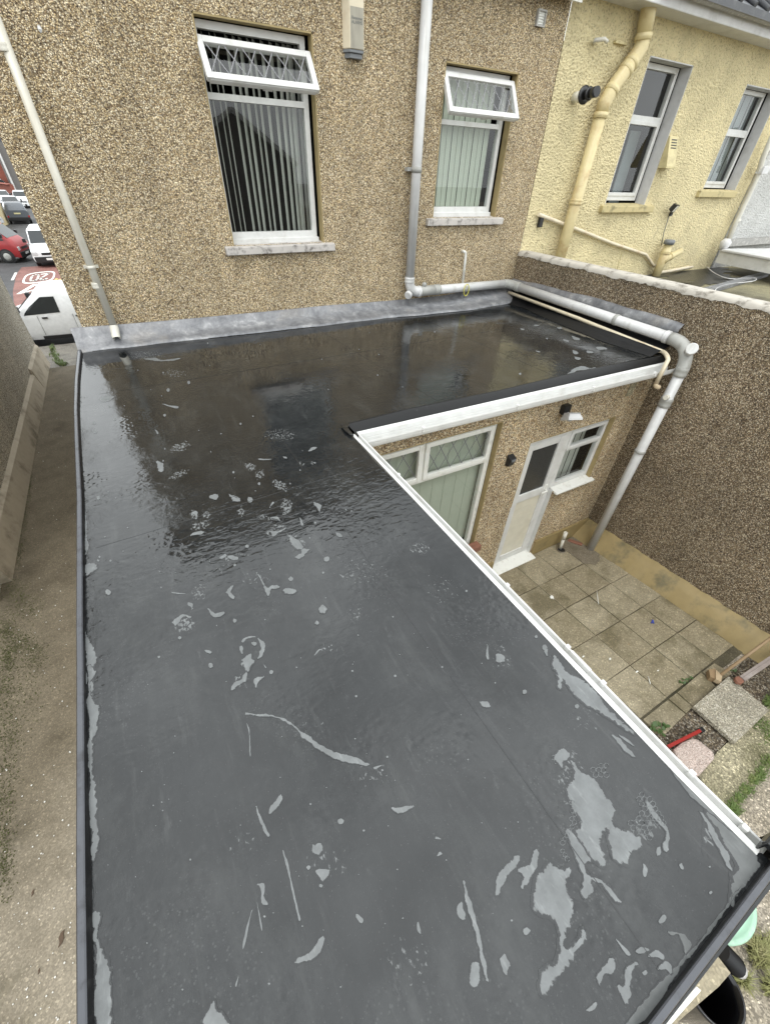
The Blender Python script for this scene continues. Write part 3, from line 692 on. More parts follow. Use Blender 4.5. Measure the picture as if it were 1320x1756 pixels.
def cable(name, pts, r, mat, label, cat='cable'):
    P = [Vector(p) for p in pts]; out = []
    for i in range(len(P) - 1):
        p0, p1, p2, p3 = P[max(i - 1, 0)], P[i], P[i + 1], P[min(i + 2, len(P) - 1)]
        for k_ in range(6):
            t = k_ / 6; out.append(.5 * ((2 * p1) + (p2 - p0) * t + (2 * p0 - 5 * p1 + 4 * p2 - p3) * t * t + (3 * p1 - p0 - 3 * p2 + p3) * t ** 3))
    out.append(P[-1]); b = MB(); b.tube(out, r, 8); o = b.build(name, mat); tag(o, label, cat); return o
cable('cable', [hz(u, v, ZN + .05) for u, v in [(1212, 457), (1222, 466), (1240, 475), (1258, 478), (1275, 477), (1296, 477), (1290, 482), (1255, 486), (1232, 492), (1222, 503)]], .007, m_fascia, 'white cable looping over the mossy low flat roof')
# ------------------------------------------------------------------ flat roofed extension
ext = thing('flat_roof_extension', 'single storey extension with L shaped wet black flat roof and white gutters', 'extension', (1.5, 3, -2.88))
def zp(pts, z=0.0): return [hz(u, v, z) for u, v in pts]
left_in = zp([(141, 603), (137.5, 650), (136.5, 700), (139, 760), (144, 850), (146, 960), (146.5, 1071), (147.5, 1150), (150, 1300), (156, 1490), (161.5, 1756)])
left_in.append(Vector((left_in[-1].x + .003, -.40, 0)))
leg_in = zp([(606, 750), (640, 788), (744, 894), (882, 1037), (1007, 1167), (1102, 1263), (1201, 1366), (1296, 1464)])
short_in = zp([(589, 729), (700, 702), (848, 672), (1000, 636), (1121, 610)])
right_in = zp([(1105, 609), (1033, 586), (946, 551), (897, 528), (868, 521)])
FLB = [(135, 600), (200, 597), (260, 590), (330, 582), (400, 575), (480, 566), (560, 557), (600, 552), (660, 545), (724, 540), (760, 536), (810, 531), (845, 524), (868, 521)]
flb = zp(FLB, .004)
front = [Vector((-.565, -.345, 0)), Vector((1.155, -.335, 0))]
y_front = -.345
poly = [Vector((p.x, p.y, 0)) for p in left_in] + [Vector((1.165, -.40, 0)), Vector((1.155, -.345, 0))] + [Vector((p.x, p.y, 0)) for p in reversed(leg_in)] + [Vector((p.x, p.y, 0)) for p in short_in] + [Vector((5.06, 2.52, 0))] + [Vector((5.05, 5.24, 0)), Vector((-.66, 5.24, 0))]
b = MB(); b.face(poly)

# dry, lighter patches in the film of water, traced on the roof plane
from mathutils.geometry import tessellate_polygon
def smooth_loop(P, k_=3):
    out = []; n = len(P)
    for i in range(n):
        p0, p1, p2, p3 = P[i - 1], P[i], P[(i + 1) % n], P[(i + 2) % n]
        for j in range(k_):
            t = j / k_; out.append(.5 * ((2 * p1) + (p2 - p0) * t + (2 * p0 - 5 * p1 + 4 * p2 - p3) * t * t + (3 * p1 - p0 - 3 * p2 + p3) * t ** 3))
    return out
def ragged(P, amp, seed):
    r_ = random.Random(seed); n = len(P)
    per = sum((P[i] - P[i - 1]).length for i in range(n)); area = abs(sum(P[i - 1].x * P[i].y - P[i].x * P[i - 1].y for i in range(n))) / 2
    a_ = min(.006, .8 * area / max(per, 1e-6)) * amp
    P = smooth_loop(P, 3); n = len(P); step = max(1, int(n / max(6, per / .012))); 
    if per / n > .012: P = smooth_loop(P, max(2, int(per / n / .007))); n = len(P)
    ph = [r_.uniform(0, 6.28) for _ in range(6)]; out = []; s_ = 0
    for i in range(n):
        s_ += (P[i] - P[i - 1]).length; d = P[(i + 1) % n] - P[i - 1]; d = d.normalized() if d.length > 1e-9 else Vector((1, 0, 0)); nn = Vector((-d.y, d.x, 0))
        k_ = math.sin(s_ * 37 + ph[0]) + .7 * math.sin(s_ * 88 + ph[1]) * math.sin(s_ * 13 + ph[3]) + .45 * math.sin(s_ * 230 + ph[2]) + r_.uniform(-.35, .35)
        out.append(P[i] + nn * a_ * k_ * .55)
    return out
SEEDC = [0]; LV = [0]
def patch(pts, mat=1, it=2, amp=.09):
    SEEDC[0] += 1; z = .00050 + .00005 * (SEEDC[0] % 12)
    P = [hz(u, v, 0) for u, v in pts]
    P = ragged(P, 1.0 if it else .0, SEEDC[0]) if it else smooth_loop(P, 2)
    P = [Vector((p.x, p.y, z)) for p in P]
    fill(P, mat, 1.0)
rj = random.Random(77)
def fill(P, mat, top, wid=None):
    DL = b.bm.verts.layers.float.get('dry') or b.bm.verts.layers.float.new('dry')
    n = len(P); sa = sum(P[i - 1].x * P[i].y - P[i].x * P[i - 1].y for i in range(n)) / 2
    if sa < 0: P = P[::-1]; sa = -sa
    per = sum((P[i] - P[i - 1]).length for i in range(n)); w_ = min(.011, .6 * sa / max(per, 1e-6)) if wid is None else wid
    I = []
    O = []
    for i in range(n):
        d = P[(i + 1) % n] - P[i - 1]; d = d.normalized() if d.length > 1e-9 else Vector((1, 0, 0)); nn = Vector((-d.y, d.x, 0))
        I.append(P[i] + nn * w_ + Vector((0, 0, rj.uniform(.00003, .00008)))); O.append(P[i] - nn * w_ * .5 - Vector((0, 0, rj.uniform(0, .00005))))
    vi = [b.bm.verts.new(p) for p in I]; vo = [b.bm.verts.new(p) for p in O]
    for v in vi: v[DL] = top
    for v in vo: v[DL] = -.15
    for i in range(n):
        j = (i + 1) % n
        f = b.bm.faces.new((vo[i], vo[j], vi[j], vi[i])); f.material_index = mat; f.smooth = False
    for t in tessellate_polygon([I]):
        if len(set(t)) < 3: continue
        q = [vi[i] for i in t]; A0, B0, C0 = I[t[0]], I[t[1]], I[t[2]]
        if (B0 - A0).cross(C0 - A0).z < 0: q = q[::-1]
        try: f = b.bm.faces.new(q); f.material_index = mat; f.smooth = False
        except ValueError: pass
def cluster(u, v, ru, rv, top=.44, tilt=0.0):
    """a loose cloud of small dry islands: the dryness fades out from its middle"""
    DL = b.bm.verts.layers.float.get('dry') or b.bm.verts.layers.float.new('dry')
    SEEDC[0] += 1; z = .00010 + .00002 * (SEEDC[0] % 12); n = 20; r_ = random.Random(SEEDC[0]); ca, sa = math.cos(tilt), math.sin(tilt)
    c0 = b.bm.verts.new(hz(u, v, z)); c0[DL] = top; rings = []
    wob = [r_.uniform(.8, 1.2) for _ in range(n)]
    for q, val in ((.45, top), (.75, top * .72), (1.1, -.25)):
        rg = []
        for i in range(n):
            t = 2 * math.pi * i / n; x, y = ru * q * wob[i] * math.cos(t), rv * q * wob[i] * math.sin(t); w = b.bm.verts.new(hz(u + ca * x - sa * y, v + sa * x + ca * y, z)); w[DL] = val; rg.append(w)
        rings.append(rg)
    for i in range(n):
        j = (i + 1) % n; f = b.bm.faces.new((c0, rings[0][j], rings[0][i])); f.material_index = 1
        for a_, c_ in zip(rings, rings[1:]): f = b.bm.faces.new((a_[i], a_[j], c_[j], c_[i])); f.material_index = 1
def circ(u, v, r, mat=1):
    n = 12; r_ = random.Random(int(u * 7 + v)); patch([(u + r * r_.uniform(.8, 1.1) * math.cos(2 * math.pi * i / n), v + r * r_.uniform(.8, 1.1) * math.sin(2 * math.pi * i / n)) for i in range(n)], mat, 0)
def tr(ox, oy, s, pts): return [(ox + x * s, oy + y * s) for x, y in pts]
A_ = lambda *p: patch(tr(900, 1000, .4303, p))
C_ = lambda *p: patch(tr(0, 1150, .3788, p))
Hh = lambda *p: patch(tr(400, 1100, .697, p))
Ee = lambda *p: patch(tr(280, 700, .28475, p))
# strips of membrane that have dried along the edges
patch(tr(0, 560, .3788, [(386, 1400), (400, 1402), (410, 1420), (430, 1470), (435, 1530), (425, 1600), (412, 1690), (392, 1690)]))
patch(tr(0, 1150, .3788, [(396, -5), (430, 5), (415, 60), (415, 120), (425, 155), (445, 158), (450, 215), (440, 270), (420, 310), (418, 370), (425, 420), (428, 500), (435, 600), (450, 720), (440, 800), (425, 860), (412, 820), (404, 600), (400, 300)]))
patch(tr(0, 1150, .3788, [(418, 1105), (440, 1100), (458, 1130), (440, 1200), (460, 1250), (490, 1320), (492, 1400), (505, 1510), (508, 1620), (434, 1620), (430, 1400), (428, 1250), (424, 1180)]))
A_((180,710),(215,740),(260,765),(300,800),(320,850),(345,880),(360,910),(350,940),(370,975),(400,980),(430,990),(465,1020),(455,1055),(425,1080),(415,1130),(385,1125),(350,1100),(335,1050),(335,990),(320,985),(305,1040),(325,1090),(325,1135),(300,1125),(270,1100),(245,1065),(215,1030),(195,990),(215,960),(200,920),(185,880),(165,820),(185,780),(190,745))
A_((108,700),(130,665),(160,658),(175,690),(155,710),(150,745),(130,720))
A_((160,975),(200,1010),(245,1080),(260,1110),(240,1120),(250,1160),(300,1180),(340,1220),(385,1275),(360,1265),(300,1200),(270,1190),(275,1230),(240,1260),(225,1230),(235,1180),(215,1130),(195,1100),(180,1050))
A_((95,1110),(130,1130),(185,1135),(180,1180),(165,1220),(190,1290),(185,1370),(165,1420),(160,1450),(200,1430),(235,1385),(240,1430),(205,1480),(180,1540),(130,1570),(80,1640),(55,1620),(60,1550),(110,1510),(135,1460),(140,1390),(110,1340),(70,1330),(35,1310),(25,1250),(40,1190),(70,1150))
A_((115,290),(130,300),(170,350),(220,380),(280,430),(320,480),(370,540),(430,590),(425,600),(370,570),(320,530),(270,500),(215,470),(180,430),(150,380),(145,420),(125,410),(125,350),(110,340))
A_((345,605),(380,620),(440,690),(420,685),(370,640)); A_((370,605),(400,615),(435,650),(415,640))
A_((480,860),(510,890),(545,940),(565,975),(575,1020),(560,1070),(545,1040),(555,990),(520,950),(490,900))
A_((520,1060),(540,1050),(540,1085),(525,1090)); A_((470,1120),(490,1150),(480,1175),(465,1160))
A_((700,915),(730,950),(760,990),(790,1040),(820,1090),(825,1150),(800,1110),(770,1060),(730,990))
patch(tr(900, 1000, .4303, [(720,900),(790,950),(870,1020),(925,1085),(935,1130),(880,1205),(820,1290),(825,1200),(822,1160),(840,1150),(830,1110),(800,1060),(780,1010),(750,960)]), 2)
patch(tr(900, 1000, .4303, [(822,1250),(875,1200),(765,1345),(645,1505),(565,1625),(474,1756),(400,1756),(470,1680),(520,1600),(600,1530),(690,1430),(780,1330)]), 2)
patch(tr(900, 1000, .4303, [(560,700),(640,800),(760,920),(860,1010),(720,905),(640,830)]), 2)
A_((530,1350),(550,1325),(562,1335),(540,1362)); patch(tr(900,1000,.4303,[(565,1385),(620,1390),(650,1420),(660,1440),(640,1480),(625,1430),(610,1400),(580,1405)]),2)
A_((360,1420),(385,1440),(420,1480),(405,1482)); A_((440,1470),(470,1450),(495,1465),(460,1480)); A_((490,1490),(520,1465),(550,1480),(550,1500),(525,1490))
A_((525,1540),(560,1510),(585,1530),(580,1560),(560,1540)); A_((345,1490),(358,1500),(360,1550),(335,1560),(310,1560),(295,1600),(292,1560),(310,1520))
A_((400,1550),(430,1510),(450,1515),(440,1540),(420,1590),(420,1650),(400,1670),(370,1610),(395,1600)); A_((465,1550),(480,1540),(488,1555),(475,1565)); A_((240,1700),(280,1670),(285,1690),(265,1710))
for x, y, r in ((740, 1235, 8), (208, 490, 9), (735, 1132, 5), (44, 213, 7)): circ(900 + x * .4303, 1000 + y * .4303, r * .4303)
A_((70,255),(85,250),(90,290),(78,285)); A_((610,1120),(625,1115),(635,1140),(620,1140))
C_((965,1495),(990,1530),(1020,1550),(1035,1620),(930,1620),(930,1560)); C_((1158,615),(1175,640),(1218,745),(1200,735),(1170,670))
C_((1240,600),(1270,558),(1285,575),(1270,610),(1225,650),(1213,640)); C_((1160,965),(1200,960),(1195,1020),(1212,1060),(1185,1050),(1180,990))
C_((1142,1080),(1130,1150),(1105,1255),(1098,1250),(1115,1170)); C_((1163,1050),(1188,1165),(1180,1170)); C_((1115,240),(1130,270),(1135,380),(1130,375),(1127,290)); C_((1080,1385),(1072,1430),(1065,1425))
Hh((30,178),(80,180),(130,195),(160,215),(200,245),(250,270),(330,298),(325,308),(280,298),(220,275),(180,245),(150,210),(110,190)); Hh((345,310),(365,305),(350,315)); Hh((388,408),(420,405),(445,402),(440,412),(405,422))
Hh((122,515),(135,545),(145,590),(163,680),(157,670),(138,590)); Hh((150,785),(190,765),(220,725),(223,740),(205,780),(160,797)); Hh((565,590),(580,625),(600,690),(625,830),(612,810),(590,700),(572,640))
Hh((553,645),(565,645),(575,685),(560,685),(550,670)); Hh((585,800),(600,795),(605,830),(598,855),(578,840)); Hh((658,775),(672,770),(685,800),(672,820),(660,805)); Hh((195,505),(215,500),(222,515),(205,530),(190,515)); Hh((205,560),(235,565),(220,590),(200,570))
for x, y, r in ((721, 713, 10), (265, 443, 8), (185, 557, 6), (215, 602, 5), (765, 15, 7), (716, 125, 6), (845, 160, 6), (293, 73, 3), (190, 401, 3)): circ(400 + x * .697, 1100 + y * .697, r * .697)
Hh((305,672),(320,685),(315,695),(302,680)); Hh((660,560),(690,525),(705,530),(690,560),(665,590),(655,630),(642,625),(645,590)); Hh((700,560),(725,545),(740,510),(750,520),(740,570),(715,610),(703,605),(712,580))
Hh((625,10),(628,25),(630,45),(622,40)); Hh((645,32),(665,35),(668,50),(645,52)); Hh((605,150),(625,150),(632,160),(615,163)); Hh((500,480),(512,488),(497,487)); Hh((508,517),(515,525),(500,530)); Hh((455,690),(462,720),(452,712))
Ee((470,1520),(500,1490),(530,1475),(545,1510),(555,1525),(530,1550),(510,1590),(490,1560),(470,1545))
Ee((458,1440),(475,1432),(478,1478),(462,1470)); Ee((470,1405),(495,1382),(530,1370),(555,1372),(553,1382),(510,1388),(482,1412)); Ee((572,1380),(600,1405),(610,1450),(600,1490),(565,1515),(572,1478),(584,1450),(582,1415))
Ee((495,1580),(510,1600),(505,1650),(470,1660),(440,1680),(410,1700),(430,1650),(470,1630)); Ee((550,1630),(610,1610),(605,1630),(575,1650),(560,1685),(552,1670)); Ee((605,1540),(622,1565),(610,1560)); Ee((528,1412),(548,1405),(562,1415),(550,1432))
for x, y, r in ((650, 1590, 13), (285, 1550, 17), (100, 1383, 11), (958, 1213, 28), (925, 1293, 13), (768, 1028, 15), (522, 551, 20), (430, 1280, 13), (914, 689, 8), (577, 455, 9), (431, 946, 9), (505, 832, 12)): circ(280 + x * .28475, 700 + y * .28475, r * .28475)
Ee((250,1458),(290,1465),(285,1478),(265,1475)); Ee((265,1210),(290,1215),(320,1230),(365,1225),(365,1245),(320,1258),(285,1240)); Ee((380,1100),(400,1080),(420,1070),(405,1110),(435,1135),(420,1155),(390,1130))
Ee((570,1000),(590,1020),(625,1085),(660,1065),(700,1070),(690,1090),(650,1095),(635,1130),(610,1090),(585,1040)); Ee((715,1095),(750,1080),(795,1095),(780,1120),(730,1118)); Ee((910,1485),(940,1450),(960,1460),(942,1462),(915,1490))
Ee((55,1290),(80,1265),(115,1240),(170,1250),(160,1270),(120,1255),(95,1285),(80,1310),(60,1305)); Ee((150,1170),(180,1180),(175,1215),(165,1200),(150,1190)); Ee((50,1108),(130,1115),(130,1121),(70,1117)); Ee((340,905),(370,880),(385,890),(360,908)); Ee((385,885),(430,885),(455,905),(430,915),(400,905))
Ee((795,900),(830,870),(825,840),(880,850),(850,880),(820,908)); Ee((745,765),(790,780),(835,810),(850,840),(820,850),(780,830)); Ee((965,905),(990,895),(1000,915),(975,925)); Ee((905,565),(925,570),(950,590),(940,625),(920,600)); Ee((1035,745),(1065,755),(1080,775),(1050,770))
Ee((640,745),(680,740),(740,720),(730,735),(690,750),(665,770)); Ee((640,660),(690,655),(705,680),(670,675)); Ee((275,530),(310,515),(340,525),(320,550),(290,545)); Ee((395,515),(430,530),(465,545),(460,565),(420,560),(410,540)); Ee((170,625),(200,620),(205,660),(190,670),(185,640),(170,650))
Ee((160,770),(180,745),(240,740),(240,755),(185,765)); Ee((820,660),(830,670),(845,705),(825,700)); Ee((575,305),(650,305),(640,312),(590,312)); Ee((655,565),(640,600),(650,590),(668,570)); Ee((870,255),(900,235),(925,237),(890,262)); Ee((720,292),(745,295),(742,305),(722,300))
# the pool's left reach
Bb = lambda *p: patch(tr(0, 560, .3788, p))
Bb((450,325),(480,312),(520,315),(500,332),(465,340)); Bb((385,1080),(430,1075),(440,1095),(415,1115),(388,1130)); Bb((385,860),(392,880),(395,960),(402,1000),(392,1020),(386,1018)); Bb((735,350),(765,355),(808,360),(800,370),(760,362)); Bb((650,145),(700,140),(740,150),(820,140),(780,155),(700,155)); Bb((705,610),(740,620),(742,650),(720,655)); Bb((700,465),(718,480),(712,488))
for x, y, r in ((490, 1203, 15), (430, 475, 9), (425, 437, 8), (495, 362, 6), (855, 253, 8), (762, 287, 9), (745, 402, 7), (475, 952, 4), (445, 775, 10)): circ(x * .3788, 560 + y * .3788, r * .3788)
# far right corner
Ff = lambda *p: patch(tr(860, 450, .2879, p))
Ff((415,435),(460,450),(465,462),(430,458)); Ff((365,455),(400,465),(395,475),(370,465)); Ff((420,520),(450,530),(455,545),(430,545)); Ff((432,560),(475,570),(460,580),(440,575)); Ff((560,505),(600,500),(630,515),(590,520),(570,516)); Ff((505,525),(540,530),(545,540),(510,538)); Ff((330,385),(355,385),(360,395),(335,395)); Ff((440,625),(490,618),(525,628),(560,625),(500,640),(455,645),(400,672),(385,668))
Ff((110,390),(135,395),(130,402),(112,400)); Ff((190,370),(225,372),(215,380),(195,378)); Ff((200,525),(230,528),(222,535)); Ff((260,450),(275,450),(272,458))
# speckled clusters
rc = random.Random(21)
for cx, cy, rx, ry, top_, tl in ((105,232,85,34,.47,-.4),(92,398,80,26,.46,-.4),(525,352,48,30,.52,.2),(582,400,42,40,.46,.5),(700,465,66,36,.50,.6),(740,590,42,66,.50,.15),(185,640,30,36,.50,0),(262,645,32,26,.50,0),(222,705,72,34,.48,-.3),(800,800,72,40,.54,.5),(122,1300,80,72,.48,.1),(470,625,30,50,.44,0),(440,890,90,24,.42,-.1),(1150,1230,60,70,.30,0),(690,715,66,24,.45,.1),(210,1110,70,60,.36,-.5),(830,335,36,16,.42,0),(900,330,28,12,.44,0),(610,660,70,22,.42,0),(660,745,60,20,.42,-.3),(360,960,60,40,.34,0),(400,900,70,26,.40,0),(560,1030,120,60,.26,0),(470,1640,60,60,.34,.6),(1000,1440,80,60,.25,0)):
    cluster(280 + cx * .28475, 700 + cy * .28475, rx * .28475, ry * .28475, top_, tl)
for u, v, ru, rv, tp in ((860, 1130, 22, 26, .30), (1000, 1230, 40, 30, .22), (560, 1480, 45, 40, .26), (520, 1250, 60, 40, .18), (700, 1650, 60, 50, .24), (640, 1330, 50, 30, .22), (1110, 1420, 30, 30, .34), (980, 1330, 30, 60, .36), (1215, 1430, 12, 40, .44), (930, 560, 60, 20, .34), (250, 610, 45, 12, .36), (480, 745, 40, 14, .36), (300, 640, 30, 10, .34), (170, 700, 24, 12, .3), (720, 940, 24, 14, .36), (760, 1010, 40, 30, .22), (420, 1440, 40, 50, .2), (620, 980, 60, 30, .26)):
    cluster(u, v, ru, rv, tp)
for _ in range(150):      # tiny specks all over
    u, v = rc.uniform(160, 900), rc.uniform(560, 1700); p = hz(u, v, 0)
    if (p.x > 1.05 and p.y < 2.7) or p.y > 5.1: continue
    circ(u, v, rc.choice((.8, 1.1, 1.1, 1.5, 2.2)))
# honeycomb of bubbles dried into rings
def hexring(u, v, r, wd=1.15):
    for i in range(6):
        a0, a1 = math.pi / 3 * i + .3, math.pi / 3 * (i + 1) + .3
        q = [(u + rr * math.cos(a), v + rr * math.sin(a)) for rr, a in ((r, a0), (r, a1), (r - wd * .75, a1), (r - wd * .75, a0))]
        P = [hz(x, y, .0013) for x, y in q]; vs = [b.bm.verts.new(p) for p in P]; DL = b.bm.verts.layers.float.get('dry')
        for w in vs: w[DL] = rc.uniform(.45, .8)
        f = b.bm.faces.new(vs); f.material_index = 1
def honeycomb(pts, r):
    us = [p[0] for p in pts]; vs_ = [p[1] for p in pts]
    def inside(x, y):
        c_ = False
        for i in range(len(pts)):
            (x1, y1), (x2, y2) = pts[i], pts[i - 1]
            if (y1 > y) != (y2 > y) and x < (x2 - x1) * (y - y1) / (y2 - y1) + x1: c_ = not c_
        return c_
    y = min(vs_); row = 0
    while y < max(vs_):
        x = min(us) + (r * .87 if row % 2 else 0)
        while x < max(us):
            if inside(x, y): hexring(x + rc.uniform(-.4, .4), y + rc.uniform(-.4, .4), r * rc.uniform(.85, 1.08))
            x += r * 1.74
        y += r * 1.5; row += 1
honeycomb(tr(900, 1000, .4303, [(410,950),(440,935),(470,900),(445,850),(460,825),(500,860),(550,930),(560,960),(525,950),(510,980),(500,1015),(460,1000),(420,990)]), 5.4)
honeycomb(tr(900, 1000, .4303, [(250,745),(290,735),(310,710),(335,720),(330,770),(290,780)]), 5.2)
honeycomb(tr(900, 1000, .4303, [(180,860),(205,900),(200,960),(150,1060),(185,1100),(165,1110),(140,1050),(185,960)]), 4.6)
honeycomb(tr(900, 1000, .4303, [(105,690),(125,680),(130,715),(112,715)]), 4.6)
mem = b.build('roof_membrane', [m_roof, m_dry, m_damp], ext, recalc=False)
for p_ in mem.data.polygons:
    if p_.normal.z < 0: p_.flip()
b = MB(); b.box(-.60, 1.12, -.40, 2.6, -.13, -.02); b.box(-.60, XB, 2.6, W, -.13, -.02); b.build('roof_deck', m_dark, ext)
# welded seams
b = MB()
def seam(p, q, w=.003, h=.0011, lap=.004):
    A, B = Vector((*p, 0)), Vector((*q, 0)); n = 14; r_ = random.Random(int(p[0] * 100)); rows = [[], [], [], []]
    d = (B - A).normalized(); nn = Vector((-d.y, d.x, 0))
    for i in range(n + 1):
        c = A.lerp(B, i / n) + nn * r_.uniform(-.0015, .0015)
        for k_, (o, z) in enumerate(((0, 0.0006), (w * .5, h), (w, h), (w + lap * .35, .0006))): rows[k_].append(c + nn * o + Vector((0, 0, z)))
    b.loft(rows, True)
seam((.665, -.33), (.64, 2.6)); seam((.60, 2.6), (.52, 5.15)); seam((2.05, 2.62), (1.85, 5.1)); seam((3.45, 2.62), (3.30, 5.1)); seam((-.5, 3.99), (5.0, 4.05)); seam((-.55, 1.97), (1.0, 2.02))
b.build('welded_seam', m_seam, ext)

# black drip edge along the short eaves, raised lip to the roof side
si = [Vector((p.x, p.y, 0)) for p in short_in]; si[0] = Vector((si[0].x + .01, si[0].y, 0)); si[-1] = Vector((5.04, 2.515, 0))
b = MB(); rows = []
for dy, z in ((.006, .001), (-.004, .012), (-.012, .015), (-.026, .008), (-.100, -.046), (-.106, -.08)):
    rows.append([(p.x + (max(0, -dy) * .55 if i == 0 else 0), p.y + dy, z) for i, p in enumerate(si)])
b.loft(rows); b.build('drip_edge', m_upstand, ext)
b = MB(); b.idx = 0
c0 = zp([(584, 730), (588, 726), (596, 725), (600, 731), (596, 734), (601, 741), (607, 748), (600, 747), (590, 739)], .012)
b.prism(c0, (0, 0, .012)); b.build('corner_patch', m_damp, ext, bevel=.004)
# verge trims
def verge(name, inner, wid_b, wid_t, side, mat_b, mat_t, h=.032, drop=.16):
    n = len(inner); N_ = []
    for i in range(n):
        t = inner[min(i + 1, n - 1)] - inner[max(i - 1, 0)]; t.z = 0; t.normalize(); N_.append(Vector((-t.y, t.x, 0)) * side)
    R_ = lambda o, z: [(inner[i].x + N_[i].x * o, inner[i].y + N_[i].y * o, z) for i in range(n)]
    b = MB(); b.loft([R_(-.006, .001), R_(0, .004), R_(wid_b * .6, h * .7), R_(wid_b, h)]); b.build(name + '_upstand', mat_b, ext)
    b = MB(); o = wid_b; b.loft([R_(o - .001, h - .004), R_(o - .001, h + .002), R_(o + .004, h + .007), R_(o + wid_t - .004, h + .007), R_(o + wid_t, h + .002)], False); b.build(name + '_trim', mat_t, ext)
    b = MB(); o = wid_b + wid_t; b.loft([R_(o + .0005, h + .001), R_(o + .006, h - .004), R_(o + .006, h - drop), R_(o - .02, h - drop)], False); b.build(name + '_face', m_black_trim, ext)
def verge3(name, inn, mid, out, hgt, mt):
    def at(P, y, axis):
        Q = sorted(P, key=lambda p: p[axis])
        if y <= Q[0][axis]: a, c = Q[0], Q[1]
        elif y >= Q[-1][axis]: a, c = Q[-2], Q[-1]
        else: a, c = next((a, c) for a, c in zip(Q, Q[1:]) if a[axis] <= y <= c[axis])
        return a.lerp(c, (y - a[axis]) / (c[axis] - a[axis]))
    ax = 1 if name == 'verge' else 0; lo, hi = (-.345, 5.17) if ax else (-.60, 1.20); n = 70
    S_ = [lo + (hi - lo) * i / n for i in range(n + 1)]
    I, M_, O = [[at(P, s, ax) for s in S_] for P in (inn, mid, out)]
    z = lambda P, h, f=None: [Vector((p.x, p.y, h)) for p in P]
    mixr = lambda A, B, q, h: [Vector((a.x + (c.x - a.x) * q, a.y + (c.y - a.y) * q, h)) for a, c in zip(A, B)]
    b = MB(); b.loft([mixr(I, M_, -.3, .0012), mixr(I, M_, .0, .003), mixr(I, M_, .55, hgt * .75), z(M_, hgt - .002)]); b.build(name + '_upstand', m_black_trim, ext)
    b = MB(); b.loft([z(M_, hgt - .006), mixr(M_, O, .02, hgt), mixr(M_, O, .18, hgt + .003), mixr(M_, O, .85, hgt + .003), z(O, hgt - .001)], False); b.build(name + '_trim', mt, ext)
    b = MB(); b.loft([mixr(M_, O, 1.01, hgt - .001), mixr(M_, O, 1.12, hgt - .004), mixr(M_, O, 1.15, hgt - .10), mixr(M_, O, .7, hgt - .16)], False); b.build(name + '_face', m_black_trim, ext)
HV = .024
inn_ = [Vector(p) for p in left_in]
mid_ = zp([(139, 600), (134, 650), (132.5, 700), (135, 760), (140, 850), (141.5, 960), (142, 1071), (143, 1150), (144.5, 1300), (146, 1490), (150, 1756)], HV)
out_ = zp([(133, 600), (128, 650), (126.5, 700), (128, 760), (131.5, 850), (131.5, 960), (131, 1071), (131.5, 1150), (131.5, 1300), (131, 1490), (132, 1756)], HV)
verge3('verge', inn_, mid_, out_, HV, m_grey_trim)
verge3('front_verge', zp([(1273, 1534.5), (1120, 1731)], 0), zp([(1285, 1530), (1120, 1745)], .03), zp([(1307, 1530), (1138, 1754)], .03), .03, m_grey_trim)
li = [Vector(p) for p in left_in]; li[0] = Vector((li[0].x, 5.18, 0))
wL = .024
fr = [Vector((-.60, y_front, 0)), Vector((.2, y_front + .001, 0)), Vector((.7, y_front + .002, 0)), Vector((1.17, y_front + .008, 0))]
b = MB(); b.box(1.155, 1.215, -.40, -.325, .03, .055); b.box(1.15, 1.22, -.335, -.328, .0, .06); b.box(1.212, 1.222, -.45, -.33, -.10, .05); b.build('corner_cap', m_black_gloss, ext, bevel=.004)
# white eaves trims and gutters
def sweep(name, path, prof, mat, parent, thick=.0035):
    """prof: (offset outwards, z) swept along a path; offset is to the right of the path"""
    n = len(path); rows = []
    N_ = []
    for i in range(n):
        t = path[min(i + 1, n - 1)] - path[max(i - 1, 0)]; t.z = 0; t.normalize(); N_.append(Vector((t.y, -t.x, 0)))
    b = MB()
    for o, z in prof: rows.append([path[i] + N_[i] * o + Vector((0, 0, z)) for i in range(n)])
    b.loft(rows, False); ob = b.build(name, mat, parent)
    s = ob.modifiers.new('solid', 'SOLIDIFY'); s.thickness = thick; s.offset = 0
    return ob
GS = [(o * .40, z * .55) for o, z in [(.020, -.030), (.023, -.060), (.034, -.088), (.060, -.100), (.088, -.098), (.108, -.080), (.116, -.050), (.117, -.018), (.124, -.014), (.124, -.024)]]
GP = [(-.004, -.004), (.012, -.004), (.016, -.012), (.020, -.035)]
GU = [(.020, -.030), (.023, -.060), (.034, -.088), (.060, -.100), (.088, -.098), (.108, -.080), (.116, -.050), (.117, -.018), (.124, -.014), (.124, -.024)]
pathS = [Vector((1.20, 2.488, -.034)), Vector((3.0, 2.448, -.034)), Vector((5.02, 2.400, -.034))]
sweep('eaves_trim', pathS, [(-.03, .0), (.006, -.004), (.010, -.045)], m_white, ext)
gutS = sweep('gutter', [p + Vector((0, -.004, -.014)) for p in pathS], [(o * .80, z * .85) for o, z in GU], m_white, ext)
b = MB(); b.box(1.2, 5.1, 2.54, 2.56, -.22, -.05); b.build('fascia_board', m_white, ext)
leg = [Vector((p.x, p.y, 0)) for p in leg_in]; pathL = [Vector((1.135, 2.44, -.004))] + [Vector((1.137, y, -.004)) for y in (2.2, 1.6, 1.0, .4, -.1)] + [Vector((1.147, -.34, -.004))]
pathL = pathL[::-1]
sweep('eaves_trim', pathL, [(-.012, .006), (.010, .004), (.014, -.03)], m_white, ext)
gutL = sweep('gutter', pathL, [(o - .002, z + .004) for o, z in GS], m_white, ext)
